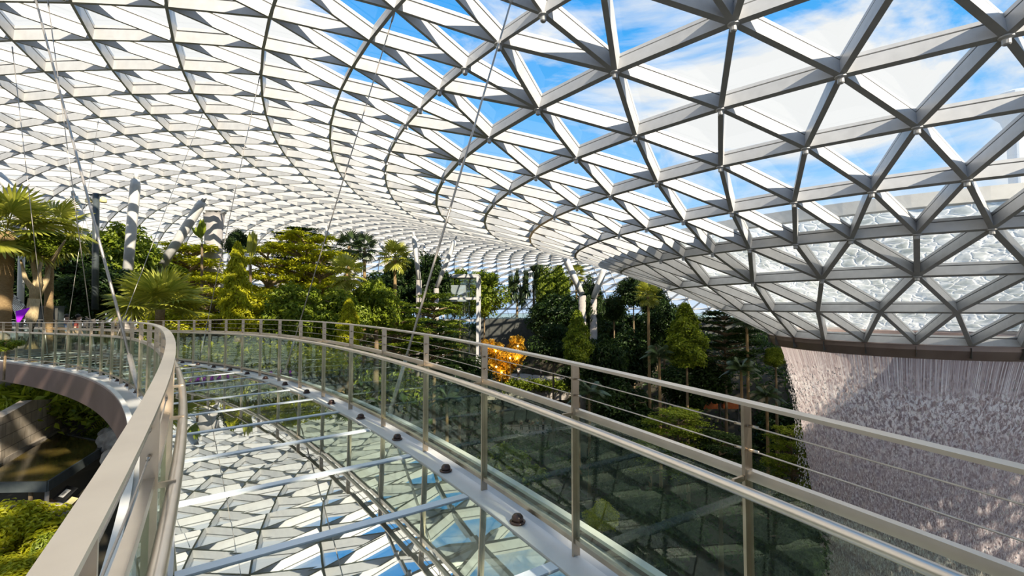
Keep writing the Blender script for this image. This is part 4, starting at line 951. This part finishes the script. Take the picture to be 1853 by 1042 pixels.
#--FAR
# ------------------------------------------------------------------ lift tower, terrace wall, planter path
D = 60; x0, x1 = at(806, 0, D).x, at(866, 0, D).x; zt, zb = at(836, 500, D).z, -9.0; dy = 3.6
e = empty('lift_tower', ((x0 + x1) / 2, D + dy / 2, zb), 'glass lift tower with a white steel frame rising from the trees', 'lift tower')
for x in (x0, x1):
    for y in (D, D + dy): MB().box((x, y, (zt + zb) / 2), (.34 if x == x1 else .22, .3, zt - zb)).build('frame_post', MAT['painted_steel'], e, False, True)
for py in (500, 540, 580):
    z = at(0, py, D).z
    for (c, d) in ((((x0 + x1) / 2, D, z), (x1 - x0, .25, .3)), (((x0 + x1) / 2, D + dy, z), (x1 - x0, .25, .3)), ((x0, D + dy / 2, z), (.25, dy, .3)), ((x1, D + dy / 2, z), (.25, dy, .3))): MB().box(c, d).build('frame_beam', MAT['painted_steel'], e, False, True)
MB().box(((x0 + x1) / 2, D + dy / 2, zt + .2), (x1 - x0 + .3, dy + .3, .14)).build('roof_slab', MAT['painted_steel'], e, False, True)
MB().box(((x0 + x1) / 2, D + dy / 2, (zt + zb) / 2), (x1 - x0 - .4, dy - .4, zt - zb - .5)).build('glass_walls', MAT['tower_glass'], e, False, True)
MB().box(((x0 + x1) / 2 - .4, D + dy / 2, zt - 2.2), (2.0, 1.9, 2.2)).build('lift_car', MAT['column_steel'], e, False, True)
for dx in (-1.2, .9): MB().box(((x0 + x1) / 2 + dx, D + dy / 2 + 1.2, (zt + zb) / 2), (.14, .14, zt - zb - .4)).build('guide_rail', MAT['cabinet_metal'], e, False, True)
# far terrace
D = 88; xa, xb = at(868, 0, D).x, at(1330, 0, D).x; z1, z2 = at(0, 577, D).z, at(0, 622, D).z
tag(MB().box(((xa + xb) / 2, D + 4, (z1 + z2) / 2 - 1), (xb - xa, 8, z1 - z2 + 2)).build('terrace_wall', MAT['dark_wall']), 'dark retaining wall of the far terrace right of the lift tower', 'wall')
e = empty('terrace_railing', ((xa + xb) / 2, D + .3, z1), 'glass railing along the top of the far dark terrace wall', 'railing')
MB().box(((xa + xb) / 2, D + .3, z1 + 1.05), (xb - xa, .08, .08)).build('top_rail', MAT['stainless'], e, False, True)
MB().box(((xa + xb) / 2, D + .3, z1 + .52), (xb - xa, .02, .95)).build('glass_panel', MAT['rail_glass'], e, False, True)
for i in range(25): MB().box((xa + (xb - xa) * i / 24, D + .3, z1 + .53), (.06, .06, 1.05)).build('post', MAT['stainless'], e, False, True)
# planter path with people
D = 74; xa, xb = at(868, 0, D).x, at(1120, 0, D).x; zp = at(0, 684, D + 2).z
tag(MB().box(((xa + xb) / 2, D + 3.5, zp - 1.6), (xb - xa, 7, 3.2)).build('planter_wall', MAT['concrete']), 'grey concrete planter wall and path deck below the golden lamp-lit shrubs', 'wall')
e = empty('path_railing', ((xa + xb) / 2, D + 6.6, zp), 'low rail along the back of the planter path', 'railing')
MB().box(((xa + xb) / 2, D + 6.6, zp + 1.0), (xb - xa, .08, .08)).build('top_rail', MAT['stainless'], e, False, True)
for i in range(11): MB().box((xa + (xb - xa) * i / 10, D + 6.6, zp + .5), (.06, .06, 1.0)).build('post', MAT['stainless'], e, False, True)
patch('trailing_plants', [at(880 + 15 * i, 690 + 6 * (i % 3), D - .2) for i in range(12)], 5000, .42, 'leaf_mid', 'leafy plants trailing over the concrete planter wall', 'plants', .5, False, 'stuff')
pt = at(1000, 800, 70); tag(MB().box((pt.x - 3, 70, at(0, 776, 70).z - .3), (26, 5, .6)).build('lower_terrace', MAT['concrete']), 'lower stone terrace with visitors, seen through the outer railing glass', 'terrace')
e = empty('lower_railing', (pt.x - 3, 67.7, at(0, 776, 70).z), 'thin rail in front of the visitors on the lower terrace', 'railing')
MB().box((pt.x - 3, 67.7, at(0, 776, 70).z + 1.0), (26, .06, .06)).build('top_rail', MAT['stainless'], e, False, True)
for i in range(9): MB().box((pt.x - 16 + 26 * i / 8, 67.7, at(0, 776, 70).z + .5), (.05, .05, 1.0)).build('post', MAT['stainless'], e, False, True)
# lamp-lit shrubs, the warm lamp glow painted into their leaf colour
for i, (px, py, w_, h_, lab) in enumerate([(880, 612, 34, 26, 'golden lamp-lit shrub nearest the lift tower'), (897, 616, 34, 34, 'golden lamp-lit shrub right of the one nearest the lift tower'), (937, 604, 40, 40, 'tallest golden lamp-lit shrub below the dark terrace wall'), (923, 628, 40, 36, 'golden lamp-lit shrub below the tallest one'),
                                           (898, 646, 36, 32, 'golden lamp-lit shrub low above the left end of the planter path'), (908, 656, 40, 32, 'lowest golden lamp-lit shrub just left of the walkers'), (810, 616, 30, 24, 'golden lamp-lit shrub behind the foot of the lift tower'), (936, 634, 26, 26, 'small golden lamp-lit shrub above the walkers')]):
    D = 70 + (i % 3); shrub(px, py - 3, D, w_ * 1.35, h_ * 1.25, 'leaf_lamplit', lab, name='lamplit_shrub')
    p = at(px, py + h_ * .55, D - 1.6); e = empty('garden_lamp', p, 'glowing garden lamp at the ' + lab.replace('golden lamp-lit ', ''), 'lamp', 'garden lamps among the golden shrubs')
    MB().lathe([(.02, -.16), (.12, -.1), (.16, 0), (.12, .1), (.02, .16)], 10).build('globe', MAT['lamp_glow'], e, True); MB().tube([(0, 0, -.16), (0, 0, -1.6)], .03, 6).build('stem', MAT['cabinet_metal'], e)
    L = bpy.data.lights.new('garden_lamp_light', 'POINT'); L.energy = 90; L.color = (1, .62, .2); L.shadow_soft_size = .2; lo = bpy.data.objects.new('garden_lamp_light', L); COL.objects.link(lo); lo.location = p + Vector((0, -.5, .3))
# orange canopy deep in the valley
D = 52; e = empty('orange_canopy', at(1300, 745, D), 'orange-red canopy wall glowing between dark trees left of the waterfall', 'canopy')
for px, w_ in ((1284, 1.7), (1321, 1.7)): MB().box(at(px, 733, D), (w_, .5, .75)).build('panel', MAT['orange_canopy'], e, False, True)
for px in (1266, 1303, 1336): MB().box(at(px, 745, D + .1), (.18, .18, 2.6)).build('post', MAT['dark_wall'], e, False, True)
# control tower outside, faint beyond the roof
D = 210; c = at(1838, 250, D); e = empty('control_tower', (c.x, c.y, -20), 'pale control tower outside, faint through the roof glass at right', 'tower'); zc = at(0, 190, D).z
MB().lathe([(3, -20), (3, zc - 14), (5, zc - 7), (7.6, zc - 4), (7.8, zc - 1), (7.2, zc - .8)], 24, (c.x, c.y, 0)).build('shaft', MAT['tower_concrete'], e, False, True)
MB().lathe([(6.8, zc - .8), (7.4, zc + 3.6)], 24, (c.x, c.y, 0)).build('cab_glass', MAT['tower_glass'], e, False, True)
MB().lathe([(7.8, zc + 3.6), (7.6, zc + 4.8), (4, zc + 6.2), (1, zc + 6.6)], 24, (c.x, c.y, 0)).build('cab_roof', MAT['tower_concrete'], e, False, True)
#--PEOPLE
def skin(name, verts, edgs, rad, m, parent, sub=1):
    me = bpy.data.meshes.new(name); me.from_pydata(verts, edgs, []); o = link_mesh(name, me, MAT[m], parent)
    md = o.modifiers.new('s', 'SKIN'); sv = me.skin_vertices[0].data
    for i, r in enumerate(rad): sv[i].radius = r if hasattr(r, '__len__') else (r, r); sv[i].use_root = i == 0
    o.modifiers.new('u', 'SUBSURF').levels = sub; o.modifiers['u'].render_levels = sub
    dg = bpy.context.evaluated_depsgraph_get(); nm = bpy.data.meshes.new_from_object(o.evaluated_get(dg)); o.modifiers.clear(); o.data = nm
    nm.polygons.foreach_set('use_smooth', np.ones(len(nm.polygons), bool)); nm.update(); return o
def person(loc, rz, label, top, pose='stand', scale=1.0):
    e = empty('person', loc, label, 'person', None, rz); e.scale = (scale,) * 3
    V = [(0, 0, .95), (0, 0, 1.15), (0, 0, 1.38), (0, -.01, 1.50), (0, -.02, 1.60), (0, -.02, 1.70)]; R = [(.15, .11), (.13, .095), (.16, .10), .055, .095, .075]; Ed = [(0, 1), (1, 2), (2, 3), (3, 4), (4, 5)]
    for s in (-1, 1):
        b = len(V); st = .12 if pose == 'walk' else 0
        V += [(s * .10, 0, .88), (s * .11, -.03 + s * st * .5, .50), (s * .11, .02 + s * st, .09), (s * .115, -.13 + s * st, .04)]; R += [.095, .065, .042, .035]; Ed += [(0, b), (b, b + 1), (b + 1, b + 2), (b + 2, b + 3)]
        b = len(V)
        if pose == 'arms': A_ = [(s * .20, 0, 1.42), (s * .28, -.14, 1.48), (s * .14, -.24, 1.66), (s * .10, -.26, 1.72)]
        else: A_ = [(s * .20, 0, 1.40), (s * .25, .02, 1.13), (s * .24, -.08, .90), (s * .23, -.11, .82)]
        V += A_; R += [.055, .045, .034, .03]; Ed += [(2, b), (b, b + 1), (b + 1, b + 2), (b + 2, b + 3)]
        h = b + 3; dx = Vector(A_[3]) - Vector(A_[2]); dx.normalize()
        for k in range(5):
            q = Vector(A_[3]) + dx * (.09 - .012 * abs(k - 2)) + Vector((.012 * (k - 2), -.012 * (k % 2), 0)); V.append(tuple(q)); R.append(.009); Ed.append((h, len(V) - 1))
    skin('body', V, Ed, R, 'skin', e)
    skin('shirt', [(0, 0, .92), (0, 0, 1.15), (0, 0, 1.40)] + [(s * x, y, z) for s in (-1, 1) for x, y, z in ([(.20, 0, 1.42), (.26, -.08, 1.45)] if pose == 'arms' else [(.20, 0, 1.40), (.24, .01, 1.22)])], [(0, 1), (1, 2), (2, 3), (3, 4), (2, 5), (5, 6)], [(.165, .125), (.15, .115), (.175, .12), .072, .062, .072, .062], top, e)
    st = .12 if pose == 'walk' else 0
    skin('trousers', [(0, 0, .96), (.10, 0, .86), (.11, -.03 + st * .5, .50), (.11, .02 + st, .12), (-.10, 0, .86), (-.11, -.03 - st * .5, .50), (-.11, .02 - st, .12)], [(0, 1), (1, 2), (2, 3), (0, 4), (4, 5), (5, 6)], [(.16, .12), .11, .08, .062, .11, .08, .062], 'trousers_dark', e)
    MB().lathe([(.06, -.06), (.098, -.01), (.10, .05), (.06, .10), (.01, .115)], 12, (0, .012, 1.665)).build('hair', MAT['hair'], e, True)
    MB().lathe([(.004, -.02), (.014, -.008), (.006, .02)], 6, (0, -.118, 1.63)).build('nose', MAT['skin'], e, True)
    return e
zpp = zp
person((at(938, 0, 75.4).x, 75.4, zpp), 0, 'person in a white top raising both arms on the planter path', 'shirt_white', 'arms')
person((at(977, 0, 76).x, 76, zpp), 1.2, 'person in a pale blue top walking on the planter path, right of the arm-raiser', 'shirt_blue', 'walk')
zl = at(0, 776, 70).z
for px, top, pose, lab in ((943, 'shirt_red', 'stand', 'person in a red top at the left of the visitors on the lower terrace'), (957, 'trousers_dark', 'stand', 'person in dark clothes beside the red-topped visitor at the left'), (963, 'shirt_red', 'walk', 'person in a red top walking in the middle of the lower terrace'), (971, 'shirt_blue', 'arms', 'person in a blue top with raised arms on the lower terrace'), (981, 'shirt_white', 'arms', 'person in a white top at the right of the visitors on the lower terrace')):
    person((at(px, 0, 69).x, 69, zl), rng.uniform(-1, 1), lab, top, pose)
for px, top, rz, lab in ((142, 'shirt_red', 2.0, 'person in a red top on the path behind the far left railing'), (121, 'shirt_blue', 1.4, 'person in a blue top on the path behind the far left railing'), (12, 'shirt_white', 1.0, 'person in a white top on the path at the left edge')):
    D = 20; a = at(px, 572, D); person((a.x, D, a.z - 1.68), rz, lab, top)
